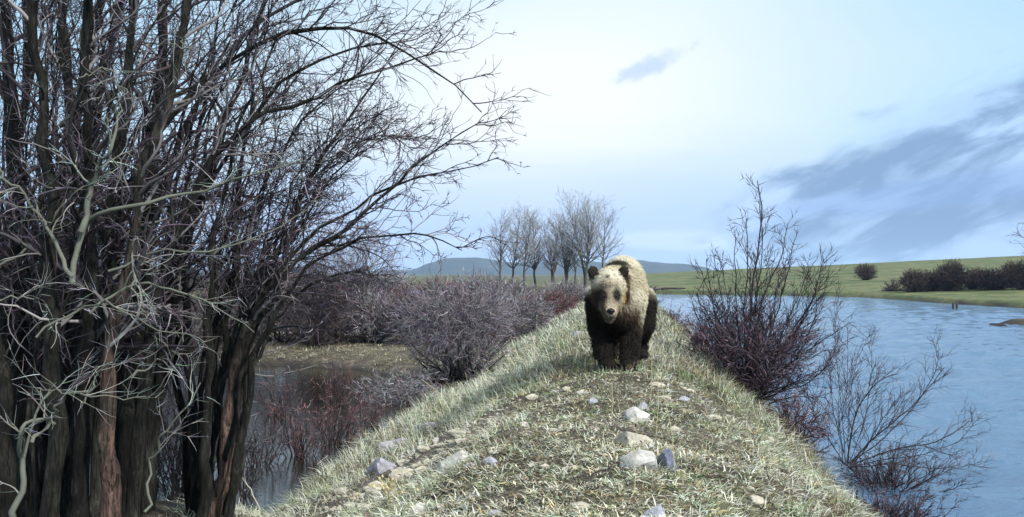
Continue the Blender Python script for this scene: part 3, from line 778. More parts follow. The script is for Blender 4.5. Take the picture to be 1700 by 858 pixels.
    for i, (px, d, s) in enumerate([(1545, 105, 1.05), (1580, 103, 1.15), (1618, 104, .95), (1648, 101, 1.08), (1682, 103, 1.0), (1706, 99, 1.2), (1745, 98, 1.0), (1780, 97, 1.1)]):
        copy_tree(proto, on(px, d), i * 1.3 + .4, (s, s, s * (0.86 + .14 * ((i * 2) % 3))))
shrubs()

# ------------------------------------------------------------------ trees far off
def cottonwood(seed, h, w, label, loc, dens=1.0, col=(0.20, 0.185, 0.18), fork=False, rt=.012):
    global rng
    rng = np.random.default_rng(seed)
    n = 3 if fork else 1
    ctr = []
    for i in range(n):
        lx, ly = rng.normal(0, .06 * h, 2) if not fork else (w * .22 * math.cos(i * 2.1 + seed), w * .22 * math.sin(i * 2.1 + seed))
        ctr.append(resample([(0, 0, -.2), (lx * .15, ly * .15, h * .3), (lx * .7, ly * .7, h * .7), (lx, ly, h)], 16, .05))
    S0 = np.array(ctr); R0 = (np.linspace(.17, .02, 16)[None] * np.ones((n, 1))) * h / 9
    P1, R1 = spawn(S0, R0, int(30 * dens), .25, .99, .80, w * .66, 9, .11, (0, 0, .09), .5, .018)
    P2, R2 = spawn(P1, R1, 9, .2, 1.0, .65, -0.5, 5, .14, (0, 0, .07), .6, rt)
    P3, R3 = spawn(P2, R2, 4, .2, 1.0, .6, -0.5, 3, .18, (0, 0, .05), .7, rt * .85)
    r = thing('cottonwood_tree', loc, label, 'tree', 'far cottonwood grove')
    link('trunk', tube_mesh('trunk', [(S0, R0, 7, (.09, .075, .07))]), M_TWIG, r)
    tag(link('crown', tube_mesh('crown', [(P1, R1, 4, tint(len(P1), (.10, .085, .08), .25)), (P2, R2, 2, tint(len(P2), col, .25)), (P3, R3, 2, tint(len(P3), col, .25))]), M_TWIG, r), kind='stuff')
    return r
def far_trees():
    plain = 'slender bare cottonwood in the far grove beyond the pond'
    for i, (px, d, top, w, dens, lb) in enumerate([
            (830, 118, 374, 2.6, 1.0, plain), (850, 122, 362, 2.6, 1.0, plain), (868, 116, 362, 2.6, 1.0, plain),
            (888, 121, 366, 2.4, 1.6, 'dense narrow cottonwood in the far grove'),
            (918, 124, 380, 3.2, 1.0, plain), (940, 118, 374, 3.4, 1.0, plain),
            (972, 115, 357, 4.6, 1.1, 'broad forked cottonwood, the tallest of the far grove'),
            (1000, 126, 362, 3.6, 1.0, plain), (955, 128, 380, 3.2, 1.0, plain)]):
        x, y, z = on(px, d)
        h = CZ + (HY - top) / F * d - z
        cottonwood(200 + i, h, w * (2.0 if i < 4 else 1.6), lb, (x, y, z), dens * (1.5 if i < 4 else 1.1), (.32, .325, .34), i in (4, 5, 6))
    # tree at the right end of the hedge row
    x, y, z = on(1742, 96)
    r = cottonwood(230, CZ + (HY - 352) / F * 96 - z, 4.6, 'bare tree rising above the right end of the hedge row', (x, y, z), 1.4, (.12, .10, .11), True)
    del r['group']
far_trees()

# ------------------------------------------------------------------ grass
def build_grass():
    g = np.random.default_rng(9)
    Vs, Fq, Ft, Cs = [], [], [], []; off = 0
    def blades(x, y, L, W, lean, az, col, bend=0.6):
        nonlocal off
        n = len(x); z = H(x, y) - 0.006
        b = np.stack([x, y, z], -1)
        hd = np.stack([np.cos(az), np.sin(az), 0 * az], -1)
        sd = np.stack([-np.sin(az), np.cos(az), 0 * az], -1)
        # random twist of the blade's width direction
        tw = g.uniform(0, np.pi, n)[:, None]
        s2 = sd * np.cos(tw) + np.array([0, 0, 1.0]) * np.sin(tw) * .5 + hd * np.sin(tw) * .6
        up = np.array([0, 0, 1.0])
        d1 = hd * np.sin(lean)[:, None] + up * np.cos(lean)[:, None]
        l2 = np.minimum(lean + bend * g.uniform(.3, 1.3, n), 1.75)
        d2 = hd * np.sin(l2)[:, None] + up * np.cos(l2)[:, None]
        m = b + d1 * (L * .5)[:, None]; t = m + d2 * (L * .5)[:, None]
        t[:, 2] = np.maximum(t[:, 2], H(t[:, 0], t[:, 1], True) + 0.004)
        w = (W * .5)[:, None] * s2
        V = np.stack([b - w, b + w, m + w * .8, m - w * .8, t], 1)
        i0 = off + np.arange(n) * 5
        Fq.append(np.stack([i0, i0 + 1, i0 + 2, i0 + 3], -1)); Ft.append(np.stack([i0 + 3, i0 + 2, i0 + 4], -1))
        Vs.append(V.reshape(-1, 3)); Cs.append(np.repeat(col, 5, 0)); off += n * 5
    straw = np.array((.45, .42, .29)); pale = np.array((.58, .57, .46)); green = np.array((.13, .18, .075)); grey = np.array((.32, .36, .275)); brown = np.array((.11, .075, .045)); ochre = np.array((.38, .28, .11))
    pal = np.stack([straw, pale, green, grey, brown, ochre])
    def colours(x, y, n, t):
        gz = fbm(x * .9, y * .9, 301, 3); bz = fbm(x * 2.1, y * 2.1, 311, 3)
        left = sstep(-.6, -1.8, t); 
        p = np.stack([.26 + 0 * x, .20 + .25 * left, .10 + .9 * np.clip(gz - .50, 0, 1) * 3, .18 + .35 * left, .16 + .8 * np.clip(bz - .52, 0, 1) * 3, .05 + .30 * sstep(1.2, 2.0, t) * sstep(9, 5, y)], -1)
        p /= p.sum(1, keepdims=True)
        k = (g.random(n)[:, None] > np.cumsum(p, 1)).sum(1)
        return np.clip(pal[np.minimum(k, 5)] * g.lognormal(0, .34, (n, 1)) * g.lognormal(0, .05, (n, 3)), .01, .8)
    def region(nt, ymin, ymax, tmin, tmax, power, per, Lr, lay, thin=True):
        # tuft centres
        u = g.random(nt); e = 1 - power
        y = (ymin ** e + u * (ymax ** e - ymin ** e)) ** (1 / e)
        t = g.uniform(tmin, tmax, nt)
        x = t + DK * y
        dn = fbm(x * 1.3, y * 1.3, 321, 3)
        keep = np.ones(nt, bool)
        lv = np.where(t < 0, POND, 0.0)
        keep &= H(x, y) > lv + 0.03
        if thin:
            ho = np.exp(-(((t + 1.8) / .75) ** 2 + ((y - 8.0) / 2.2) ** 2) ** 1.5)
            keep &= g.random(nt) > np.clip(.9 * ho + sstep(.50, .66, dn) * .70, 0, .95)
            keep &= g.random(nt) > .9 * np.exp(-(((x + 3.8) / 1.9) ** 2 + ((y - 7.4) / 1.6) ** 2) ** 2)
        x, y, t = x[keep], y[keep], t[keep]
        n = len(x) * per
        X = np.repeat(x, per); Y = np.repeat(y, per); T = np.repeat(t, per)
        rr = np.abs(g.normal(0, .026, n)) * (1 + Y * .07); aa = g.uniform(0, 2 * np.pi, n)
        X = X + rr * np.cos(aa); Y2 = Y + rr * np.sin(aa)
        tall = sstep(.5, 1.1, np.abs(T + .05)) * .7 + .6 * sstep(9, 13, Y) + .2
        L = g.uniform(*Lr, n) * (.42 + .46 * tall) * (1 + .012 * Y)
        W = np.maximum(.0064, .00076 * Y) * g.uniform(.7, 1.5, n)
        lean = np.where(g.random(n) < lay, g.uniform(1.0, 1.55, n), np.where(Y < 9.6, g.uniform(.5, 1.3, n), g.uniform(.15, 1.0, n)))
        # dead grass on the slopes hangs downhill
        az = np.where(g.random(n) < .6, aa + g.normal(0, .6, n), np.where(T < 0, np.pi, 0) + g.normal(0, .8, n))
        blades(X, Y2, L, W, lean, az, np.clip(np.repeat(colours(x, y, len(x), t), per, 0) * .68 + .32 * colours(X, Y, n, T), 0, .8))
    region(13500, 2.6, 9.6, -3.9, 2.9, 1.25, 13, (.06, .16), .42)
    region(9500, 9.0, 50, -4.4, 2.9, 1.5, 9, (.10, .26), .30)
    region(1500, 50, 130, -4.4, 2.9, 1.2, 6, (.15, .35), .2, False)
    # grass on the pond's far bank
    n = 5000; x = g.uniform(-16, 0.5, n); y = g.uniform(23, 34, n); k = (H(x, y) > POND + .05) & (x < DK * y - 3.5); x, y = x[k], y[k]
    X = np.repeat(x, 5) + g.normal(0, .07, len(x) * 5); Y = np.repeat(y, 5) + g.normal(0, .07, len(x) * 5); n = len(X)
    cc = np.where(g.random((n, 1)) < .6, straw[None] * .75, np.where(g.random((n, 1)) < .5, pale[None] * .5, ochre[None] * .6)) * g.lognormal(0, .25, (n, 1))
    blades(X, Y, g.uniform(.04, .13, n), g.uniform(.010, .022, n), g.uniform(.3, 1.4, n), g.uniform(0, 6.28, n), np.clip(cc, 0, .7))
    me = np_mesh('grass', np.concatenate(Vs), [np.concatenate(Fq), np.concatenate(Ft)], np.concatenate(Cs), False)
    o = link('grass', me, M_GRASS)
    tag(o, 'dry straw-coloured grass matting the embankment', 'grass', kind='stuff')
build_grass()

def build_litter():
    g = np.random.default_rng(19); n = 34000
    u = g.random(n); e = -.4; y = (2.6 ** e + u * (14 ** e - 2.6 ** e)) ** (1 / e); t = g.uniform(-3.6, 2.6, n); x = t + DK * y
    k = H(x, y) > .3; x, y = x[k], y[k]; n = len(x); z = H(x, y)
    a = g.uniform(0, 6.283, n); tilt = g.normal(0, .5, n)
    L = g.uniform(.008, .028, n) * (1 + y * .03); W = L * g.uniform(.2, .6, n)
    d = np.stack([np.cos(a) * np.cos(tilt), np.sin(a) * np.cos(tilt), np.sin(tilt)], -1); sd = norm(np.cross(d, norm(g.normal(0, .5, (n, 3)) + np.array((0, 0, 1.0)))))
    nn = np.cross(sd, d)
    c = np.stack([x, y, z + g.uniform(.004, .035, n)], -1)
    A = c - d * L[:, None] * .5; B = c + sd * W[:, None] * .5 + nn * W[:, None] * .3; D_ = c - sd * W[:, None] * .5 + nn * W[:, None] * .3; E = c + d * L[:, None] * .5
    V = np.stack([A, B, E, D_], 1).reshape(-1, 3); i0 = np.arange(n) * 4
    pal = np.array([(.38, .34, .24), (.46, .42, .32), (.24, .18, .10), (.10, .07, .045), (.22, .25, .12), (.36, .33, .26)])
    C = np.clip(pal[g.integers(0, 6, n)] * g.lognormal(0, .25, (n, 1)), .01, .8)
    tag(link('leaf_litter', np_mesh('leaf_litter', V, [np.stack([i0, i0 + 1, i0 + 2, i0 + 3], -1)], np.repeat(C, 4, 0), False), M_GRASS), 'dead leaf litter scattered through the short grass', 'leaf litter', kind='stuff')
build_litter()

# ------------------------------------------------------------------ stones
def stone_mat(name, a, b_, c_, sp=0.5, lich=None):
    m, g, b = mat_base(name)
    tc = g.n('ShaderNodeTexCoord'); v = tc.outputs['Object']
    n = g.noise(v, 14.0, 6, 0.65, .4); n2 = g.noise(v, 60.0, 4, 0.6)
    c = g.ramp(g.m('ADD', g.m('MULTIPLY', n, .7), g.m('MULTIPLY', n2, .3)), [(0.32, a), (0.5, b_), (0.66, c_)])
    if lich:
        c = g.mix(g.sstep(.56, .64, g.noise(v, 22.0, 3, .5, .2)), c, (*lich, 1))
    g.put(b.inputs['Base Color'], c); b.inputs['Roughness'].default_value = .9
    bump(g, b, g.m('ADD', n, g.m('MULTIPLY', n2, .5)), .8, .012)
    return m
ST = {'white': stone_mat('pale_stone', (.24, .215, .18), (.45, .42, .375), (.60, .57, .52)),
      'grey': stone_mat('grey_stone', (.20, .19, .21), (.33, .32, .36), (.48, .46, .50)),
      'blue': stone_mat('slate_stone', (.085, .09, .12), (.15, .16, .21), (.24, .25, .30)),
      'tan': stone_mat('tan_stone', (.26, .23, .18), (.42, .38, .29), (.55, .50, .40)),
      'lichen': stone_mat('lichen_stone', (.16, .16, .18), (.28, .28, .31), (.42, .42, .46), lich=(.62, .63, .62))}
def stone_mesh(seed, sx, sy, sz, ang=3):
    r = np.random.default_rng(seed)
    bm = bmesh.new(); bmesh.ops.create_icosphere(bm, subdivisions=4 if sx > .06 else 3, radius=1.0)
    V = np.array([v.co[:] for v in bm.verts])
    planes = norm(r.normal(size=(10, 3))); dist = r.uniform(.42, .84, 10)
    s = np.ones(len(V))
    for p, d in zip(planes, dist):
        k = V @ p
        s = np.minimum(s, np.where(k > 1e-3, d / np.maximum(k, 1e-3), 9))
    V = V * np.minimum(s, 1.05)[:, None]
    V = V * (1 + .20 * (fbm(V[:, 0] * 4 + seed, V[:, 1] * 4 + V[:, 2] * 3, seed, 4) - .5))[:, None]
    V = V * np.array([sx, sy, sz])
    for v, c in zip(bm.verts, V): v.co = c
    me = bpy.data.meshes.new('stone'); bm.to_mesh(me); bm.free()
    me.polygons.foreach_set('use_smooth', np.ones(len(me.polygons), bool))
    try: me.set_sharp_from_angle(angle=rad(24))
    except Exception: pass
    return me
def stones():
    # px, py (centre of the visible stone), width px, height px, kind, label
    L = [(1056, 690, 40, 30, 'white', 'rounded white stone on the path in front of the bear'),
         (1068, 676, 22, 18, 'grey', 'small grey stone tucked behind the rounded white stone'),
         (1056, 730, 62, 26, 'tan', 'flat tan stone sunk in the path between two white stones'),
         (1066, 768, 64, 42, 'white', 'large white angular stone leaning on the slate-blue one'),
         (1111, 768, 38, 48, 'blue', 'slate-blue stone on the path beside the large white stone'),
         (1086, 852, 42, 30, 'lichen', 'lichen-spotted grey stone below the white and slate stones'),
         (968, 652, 22, 9, 'white', 'small flat white stone in front of the bear'),
         (985, 665, 13, 13, 'grey', 'small grey stone beside the small flat white stone'),
         (1137, 662, 18, 14, 'grey', 'small grey stone in the grass right of the path'),
         (1090, 638, 24, 10, 'tan', 'small pale stone by the bear\'s hind foot'),
         (913, 812, 18, 9, 'white', 'small bright white chip lying alone in the trodden grass'),
         (751, 770, 52, 40, 'white', 'pale angular boulder on the slumped left shoulder'),
         (779, 775, 20, 13, 'white', 'small pale stone touching the pale angular boulder'),
         (815, 768, 26, 19, 'grey', 'grey wedge stone right of the pale angular boulder'),
         (630, 772, 44, 40, 'grey', 'smooth blue-grey slab at the lower edge of the stony slope'),
         (656, 738, 52, 24, 'grey', 'long grey slab above the smooth blue-grey slab'),
         (710, 708, 34, 28, 'grey', 'grey block at the top of the stony slope'),
         (700, 748, 20, 16, 'tan', 'tan stone in the middle of the stony slope'),
         (764, 722, 34, 13, 'tan', 'long flat tan stone above the pale angular boulder'),
         (776, 712, 16, 9, 'white', 'small white stone above the long flat tan stone'),
         (697, 846, 26, 22, 'white', 'tilted white stone at the foot of the stony slope'),
         (731, 840, 18, 15, 'white', 'small white stone right of the tilted white stone'),
         (692, 820, 24, 22, 'tan', 'tan stone uphill of the tilted white stone'),
         (865, 638, 28, 11, 'white', 'pale stone in the tall grass on the left slope'),
         (872, 704, 16, 12, 'white', 'small white stone in the yellow-green grass left of the path'),
         (810, 681, 14, 8, 'white', 'tiny white stone at the lip of the slumped hollow'),
         (885, 771, 14, 10, 'white', 'tiny white stone left of the large white angular stone'),
         (667, 786, 30, 18, 'tan', 'earthy tan stone beside the smooth blue-grey slab'),
         (1320, 712, 58, 44, 'lichen', 'lichen-spotted rock on the lake side of the crest'),
         (1250, 833, 36, 15, 'tan', 'tan stone in the grass on the right slope'),
         (1276, 786, 14, 10, 'white', 'tiny white stone uphill of the tan stone on the right slope'),
         (1213, 792, 12, 10, 'grey', 'tiny grey stone between the path and the right slope'),
         (1292, 838, 18, 9, 'tan', 'small flat tan stone on the right slope'),
         (962, 553, 34, 16, 'grey', 'flat grey stone in the grass behind the bear'),
         (736, 700, 14, 10, 'grey', 'small grey stone beside the grey block'),
         (723, 730, 12, 9, 'white', 'tiny pale stone below the grey block'),
         (740, 735, 10, 8, 'tan', 'tiny tan stone below the long flat tan stone'),
         (820, 850, 22, 10, 'grey', 'flat grey stone half buried in the foreground grass'),
         (945, 690, 10, 7, 'white', 'tiny white stone on the trodden path left of the white stones'),
         ]
    for i, (px, py, w, h, kd, lb) in enumerate(L):
        p = G(px, py + h * .3); d = p.y
        sx = w / F * d / 2 * 1.3; sz = h / F * d / 2 * 1.6
        if px < 800 and w > 18: sx *= 1.22; sz *= 1.2
        me = stone_mesh(400 + i, sx, max(sx * .75, sz * .8), sz)
        o = link('stone', me, ST[kd]); o.location = p + Vector((0, sx * .25, sz * -.05))
        o.rotation_euler = (random.uniform(-.2, .2), random.uniform(-.25, .25), random.uniform(-.6, .6))
        tag(o, lb, 'stone', 'stones on the embankment')
    # loose pebbles of the slump, too small to tell apart
    g = np.random.default_rng(12)
    n = 520
    t = np.concatenate([g.normal(-1.8, .5, n), g.uniform(-1.0, 1.2, 50)]); y = np.concatenate([g.normal(7.9, 1.4, n), g.uniform(4, 10, 50)])
    x = t + DK * y; z = H(x, y); k = z > .35; x, y, z = x[k], y[k], z[k]
    b_ = bmesh.new(); bmesh.ops.create_icosphere(b_, subdivisions=1, radius=1.0)
    IV = np.array([v.co[:] for v in b_.verts]); IF = np.array([[v.index for v in f.verts] for f in b_.faces]); b_.free()
    m = len(x); s = g.lognormal(-3.9, .55, (m, 1, 1))
    VV = IV[None] * s * np.concatenate([g.uniform(.8, 1.6, (m, 1, 1)), g.uniform(.8, 1.2, (m, 1, 1)), g.uniform(.45, .8, (m, 1, 1))], 2) * g.uniform(.75, 1.2, (m, len(IV), 1))
    VV = VV + np.stack([x, y, z + s[:, 0, 0] * .15], -1)[:, None]
    FF = (IF[None] + (np.arange(m) * len(IV))[:, None, None]).reshape(-1, 3)
    me = np_mesh('gravel', VV.reshape(-1, 3), [FF], None, False)
    tag(link('gravel', me, ST['tan']), 'loose pebbles strewn over the slumped soil', 'gravel', kind='stuff')
stones()

# ------------------------------------------------------------------ dry stalks, weeds, fallen sticks, posts
def small_things():
    global rng
    rng = np.random.default_rng(55)
    straw = (.50, .43, .24)
    # single dry stalks: base pixel, tip pixel
    for i, (bx, by, tx, ty) in enumerate([(1078, 668, 1082, 582), (1088, 726, 1092, 612), (1122, 790, 1098, 632), (1050, 790, 1052, 730), (1014, 694, 1016, 640), (1040, 840, 1056, 790),
                                          (778, 640, 760, 578), (772, 622, 766, 600), (742, 662, 700, 630), (790, 700, 800, 668), (660, 858, 655, 800), (712, 800, 700, 768), (598, 840, 596, 812), (1300, 690, 1318, 650)]):
        b = G(bx, by); d = b.y
        tp = P(tx, ty, d + .02)
        S = resample([tuple(b - Vector((0, 0, .02))), tuple(b.lerp(tp, .5) + Vector((.012, 0, 0))), tuple(tp)], 9, .002)[None] - np.array(b)
        R = np.linspace(.0026, .0015, 9)[None] * max(1, d / 7)
        o = link('grass_stalk', tube_mesh('grass_stalk', [(S, R, 4, straw)]), M_GRASS, loc=b)
        tag(o, 'single tall dry straw-coloured stalk standing in the embankment grass', 'stalk', 'tall dry stalks')
    # yellow weeds at the edge of the big dark bush
    for i, (px, py, h, lb) in enumerate([(1245, 640, .72, 'tall yellow seeding weed before the big dark bush'), (1262, 648, .55, 'shorter yellow weed before the big dark bush'),
                                     (1282, 668, .42, 'straw-coloured branching weed at the edge of the crest by the lake'), (1150, 560, .45, 'pale weed stalk between the bear and the big dark bush'), (650, 845, .17, 'small yellow seeding weed at the foot of the stony slope')]):
        b = G(px, py)
        S0 = np.stack([resample([(0, 0, -.02), (rng.normal(0, .04), rng.normal(0, .04), h * .5), (rng.normal(0, .10), rng.normal(0, .08), h * rng.uniform(.7, 1.05))], 8, .006) for _ in range(6)])
        R0 = np.linspace(.004, .002, 8)[None] * np.ones((6, 1))
        P1, R1 = spawn(S0, R0, 5, .4, 1.0, .6, h * .25, 5, .12, (0, 0, .12), .7, .0022)
        hd = P1[:, -1]; m = len(hd)
        seed = hd[:, None] + np.array([[0, 0, -.008], [0, 0, 0], [0, 0, .012]])[None]; rs = np.array([.003, .008, .002])[None] * rng.uniform(.7, 1.3, (m, 1))
        r = thing('dry_weed', b, lb, 'weed')
        link('stem', tube_mesh('stem', [(S0, R0, 4, (.38, .31, .15)), (P1, R1, 3, (.40, .33, .17))]), M_GRASS, r)
        tag(link('seed_head', tube_mesh('seed_head', [(seed, rs, 5, tint(m, (.50, .42, .24), .2))]), M_GRASS, r), kind='stuff')
    # fallen pale sticks
    for i, (a, bq, r, lb) in enumerate([((640, 672), (735, 655), .016, 'pale fallen branch lying in the brush at the foot of the round bush'), ((655, 690), (722, 662), .012, 'thin fallen branch below the pale one at the pond edge'),
                                ((440, 858), (380, 760), .010, 'pale broken stick propped against the leaning willow foot'), ((930, 785), (943, 772), .006, 'short crooked twig on the path near the white chip'),
                                ((500, 800), (545, 755), .008, 'thin pale stick standing at the pond edge')]):
        p0 = G(*a); p1 = P(bq[0], bq[1], p0.y + .15)
        S = resample([tuple(p0 - Vector((0, 0, .015))), tuple(p0.lerp(p1, .5) + Vector((0, 0, .03))), tuple(p1)], 12, .012)[None] - np.array(p0)
        R = np.linspace(r, r * .4, 12)[None]
        P1, R1 = spawn(S, R, 4, .3, 1, .6, .22, 5, .15, (0, 0, .03), .5, .003)
        tag(link('fallen_branch', tube_mesh('fallen_branch', [(S, R, 6, (.36, .33, .27)), (P1, R1, 4, (.36, .33, .27))]), M_TWIG, loc=p0), lb, 'branch')
    # two old posts in the lake
    for px, top, lb in [(1582.5, 504, 'short weathered post standing in the lake'), (1588.5, 505, 'short weathered post standing in the lake')]:
        d = 72.0; x = (px - HX) / F * d
        S = np.array([[(0, 0, -.6), (.01, 0, 0), (.0, .01, .3), (.02, 0, .52)]]); R = np.array([[.085, .085, .08, .07]])
        V, Fq, C = tubes([(S, R, 9, (.06, .05, .045))])
        cap = np.arange(27, 36)[None]
        o = link('post', np_mesh('post', V, [Fq, cap], C), M_BARK, loc=(x, d, 0)); tag(o, lb, 'post', 'two posts in the lake')
    # dark driftwood on the far shore behind the bear
    for i, (px, d, ln, lb) in enumerate([(1100, 128, 2.6, 'grey driftwood log on the far lake shore'), (1118, 127, 3.2, 'long dark log at the waterline of the far shore')]):
        x = (px - HX) / F * d; z = max(hz(x, d), 0.02)
        S = resample([(-ln / 2, 0, .15), (0, .2, .25), (ln / 2, .1, .2)], 8, .05)[None]; R = np.linspace(.17, .08, 8)[None]
        P1, R1 = spawn(S, R, 3, .2, .9, .9, .8, 4, .1, (0, 0, .1), .5, .04)
        tag(link('driftwood_log', tube_mesh('driftwood_log', [(S, R, 7, (.12, .11, .12) if i == 0 else (.04, .03, .03)), (P1, R1, 4, (.12, .11, .11))]), M_BARK, loc=(x, d, z)), lb, 'log')
small_things()

# ------------------------------------------------------------------ the bear
def build_bear():
    global rng
    rng = np.random.default_rng(99)
    b0 = Vector((1.075, 9.8, 0)); b0.z = hz(b0.x, b0.y)
    b_ = bmesh.new(); bmesh.ops.create_uvsphere(b_, u_segments=20, v_segments=12, radius=1.0)
    SV = np.array([v.co[:] for v in b_.verts])
    SF = []
    for f in b_.faces:
        q = [v.index for v in f.verts]; SF.append([q[0], q[1], q[2]])
        if len(q) == 4: SF.append([q[0], q[2], q[3]])
    SF = np.array(SF); b_.free()
    AV, AF = [], []
    def ell(c, r, rx=0, rz=0):
        m = np.array(Matrix.Rotation(rz, 3, 'Z') @ Matrix.Rotation(rx, 3, 'X') @ Matrix.Diagonal(r))
        AF.append(SF + sum(len(v) for v in AV)); AV.append(SV @ m.T + np.array(c))
    def cap(a, b, ra, rb, n=9):
        a = Vector(a); b = Vector(b)
        for i in range(n + 1):
            f = i / n; r = ra + (rb - ra) * f
            ell(a.lerp(b, f), (r, r, r))
    # x: right in the picture, y: away from the camera (rear of the bear), z up
    ax = lambda y: 0.170 * y                    # the body trails off to the right
    ell((-.005 + ax(.15), .22, .70), (.235, .36, .33))               # chest
    ell((-.01 + ax(.25), .26, .86), (.185, .30, .25), rx=-.1)        # shoulder hump
    ell((0.0 + ax(.75), .72, .76), (.255, .50, .345))             # barrel
    ell((0.0 + ax(1.2), 1.22, .82), (.246, .42, .36))             # rump
    ell((0.0 + ax(.8), .84, .91), (.21, .60, .26))               # back line
    # neck and head
    cap((-.01, .12, .86), (-.10, -.22, .86), .205, .180)
    ell((-.125, -.32, .865), (.152, .185, .185))                   # skull
    ell((-.205, -.30, .765), (.082, .13, .125)); ell((-.045, -.30, .765), (.082, .13, .125))   # cheeks
    cap((-.130, -.42, .775), (-.142, -.64, .625), .104, .062)      # muzzle
    cap((-.132, -.40, .70), (-.142, -.58, .565), .092, .048)       # lower jaw
    ell((-.126, -.43, .90), (.115, .08, .075))                     # brow
    # ears
    for sx in (-1, 1):
        c = Vector((-.125 + sx * .150, -.285, 1.005))
        ell(c, (.060, .030, .068), rx=-.15, rz=-sx * .45)
        ell(c + Vector((-sx * .02, 0, -.05)), (.058, .038, .055))
    # front legs: shoulder, elbow, wrist, paw
    for s, fy, fx in ((-1, .10, -.078), (1, .0, .088)):
        sh = (s * .150 + .0, .20, .70); eb = (s * .155 + .0, .27 + fy * .2, .46); wr = (fx + s * .045, .10 + fy, .17); pw = (fx + s * .015, .04 + fy, .06)
        cap(sh, eb, .155, .118); cap(eb, wr, .115, .088); cap(wr, pw, .086, .082)
        ell((fx + s * .01, -.03 + fy, .062), (.088, .145, .062))
    # hind legs: hip, knee, hock, paw
    for s, fy in ((-1, .0), (1, .18)):
        ox = ax(1.3) + .01
        hp = (ox + s * .142, 1.22 + fy * .3, .66); kn = (ox + s * .185, 1.02 + fy, .43); hk = (ox + s * .185, 1.32 + fy, .20); pw = (ox + s * .185, 1.22 + fy, .065)
        cap(hp, kn, .20, .135); cap(kn, hk, .13, .085); cap(hk, pw, .085, .08)
        ell((ox + s * .18, 1.13 + fy, .06), (.088, .16, .058))
    ell((ax(1.6) + .03, 1.64, .82), (.05, .05, .08))               # stub of a tail
    me0 = np_mesh('body', np.concatenate(AV), [np.concatenate(AF)])
    tmp = bpy.data.objects.new('tmp', me0); COL.objects.link(tmp)
    md = tmp.modifiers.new('r', 'REMESH'); md.mode = 'VOXEL'; md.voxel_size = .014
    sm = tmp.modifiers.new('s', 'SMOOTH'); sm.factor = .5; sm.iterations = 7
    dg = bpy.context.evaluated_depsgraph_get()
    me = bpy.data.meshes.new_from_object(tmp.evaluated_get(dg), depsgraph=dg)
    bpy.data.objects.remove(tmp); bpy.data.meshes.remove(me0); me.name = 'body'
    nv = len(me.vertices)
    V = np.empty(nv * 3, np.float32); me.vertices.foreach_get('co', V); V = V.reshape(-1, 3)
    N = np.empty(nv * 3, np.float32); me.vertices.foreach_get('normal', N); N = N.reshape(-1, 3)
    # fur colouring in patches, with some shade painted in
    x, y, z = V.T.astype(float)
    tan = np.array((.44, .375, .245)); lt = np.array((.60, .54, .41)); dk = np.array((.013, .010, .007)); br = np.array((.085, .060, .034)); och = np.array((.34, .235, .08))
    nz = fbm(x * 9 + 4, z * 9 + y * 5, 501, 3) - .5
    C = np.repeat(tan[None], nv, 0)
    def paint(m, c):
        nonlocal C
        m = np.clip(m, 0, 1)[:, None]; C = C * (1 - m) + np.asarray(c)[None] * m
    paint(sstep(.35, .75, fbm(x * 5, z * 5 + y * 4, 511, 3)), lt)
    # dark legs, belly and chest
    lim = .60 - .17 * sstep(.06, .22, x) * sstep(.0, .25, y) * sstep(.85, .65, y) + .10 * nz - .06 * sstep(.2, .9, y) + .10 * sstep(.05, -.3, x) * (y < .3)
    body = y > -.18
    paint(sstep(.16, -.06, z - lim) * body, br); paint(sstep(.06, -.16, z - lim) * body, dk)
    paint(sstep(.88, 1.0, y + .2 * nz) * sstep(.84, .66, z + .12 * nz) , dk)
    paint(sstep(-.10, -.24, x + .1 * nz) * sstep(.86, .72, z) * sstep(-.2, -.05, y) * sstep(.6, .4, y), dk)  # left shoulder: dark fur, painted darker still for its shaded side
    # dark crest of the hump
    paint(np.exp(-(((x + .03) / .15) ** 2 + ((y - .20) / .16) ** 2)) * sstep(1.0, 1.05, z) * 2.2, (.022, .020, .012))
    # face
    hd = y < -.16
    paint(hd * .6 * sstep(.90, .97, z), lt)
    paint(hd * sstep(-.165, -.25, x + .05 * nz) * sstep(.92, .80, z), (.040, .030, .02))  # shade on the left of the face, painted into the fur
    paint(hd * sstep(-.03, .04, x) * sstep(.88, .76, z), och)
    paint(hd * sstep(-.06, .05, x) * sstep(.72, .62, z), br)
    paint(hd * .85 * np.exp(-(((x + .15) / .05) ** 2 + ((z - .86) / .06) ** 2)) * (y < -.38), (.15, .115, .08))
    mz = sstep(-.44, -.54, y)
    paint(mz * .85, (.36, .29, .20))
    paint(mz * sstep(-.16, -.20, x) , (.07, .05, .035))  # left side of the muzzle darkened as shade
    paint(mz * sstep(.62, .58, z) * .9, (.09, .07, .05))
    for ex in (-.200, -.064):
        paint(hd * 1.7 * np.exp(-(((x - ex) / .046) ** 2 + ((z - .785) / .060) ** 2)), (.022, .016, .011))
    paint(hd * np.exp(-(((x + .15) / .018) ** 2 + ((z - .965) / .015) ** 2)) * 1.3 * (y < -.3), (.04, .03, .02))   # small scar on the brow
    paint(sstep(.02, .05, x) * sstep(.11, .085, x) * (y < -.10) * (y > -.32) * sstep(.66, .72, z) * sstep(1.0, .96, z), (.075, .04, .018))  # dark ear line with the cheek's shadow painted into the fur
    ear = (y < -.18) * (y > -.40)
    paint(ear * sstep(.085, .105, np.abs(x + .125)) * sstep(.965, .985, z), (.022, .016, .012))
    paint(ear * sstep(.125, .14, np.abs(x + .125)) * sstep(.93, .95, z), (.022, .016, .012))
    C = np.clip(C, .004, .7)
    at = me.color_attributes.new('Col', 'FLOAT_COLOR', 'POINT')
    c4 = np.ones((nv, 4), np.float32); c4[:, :3] = C; at.data.foreach_set('color', c4.ravel())
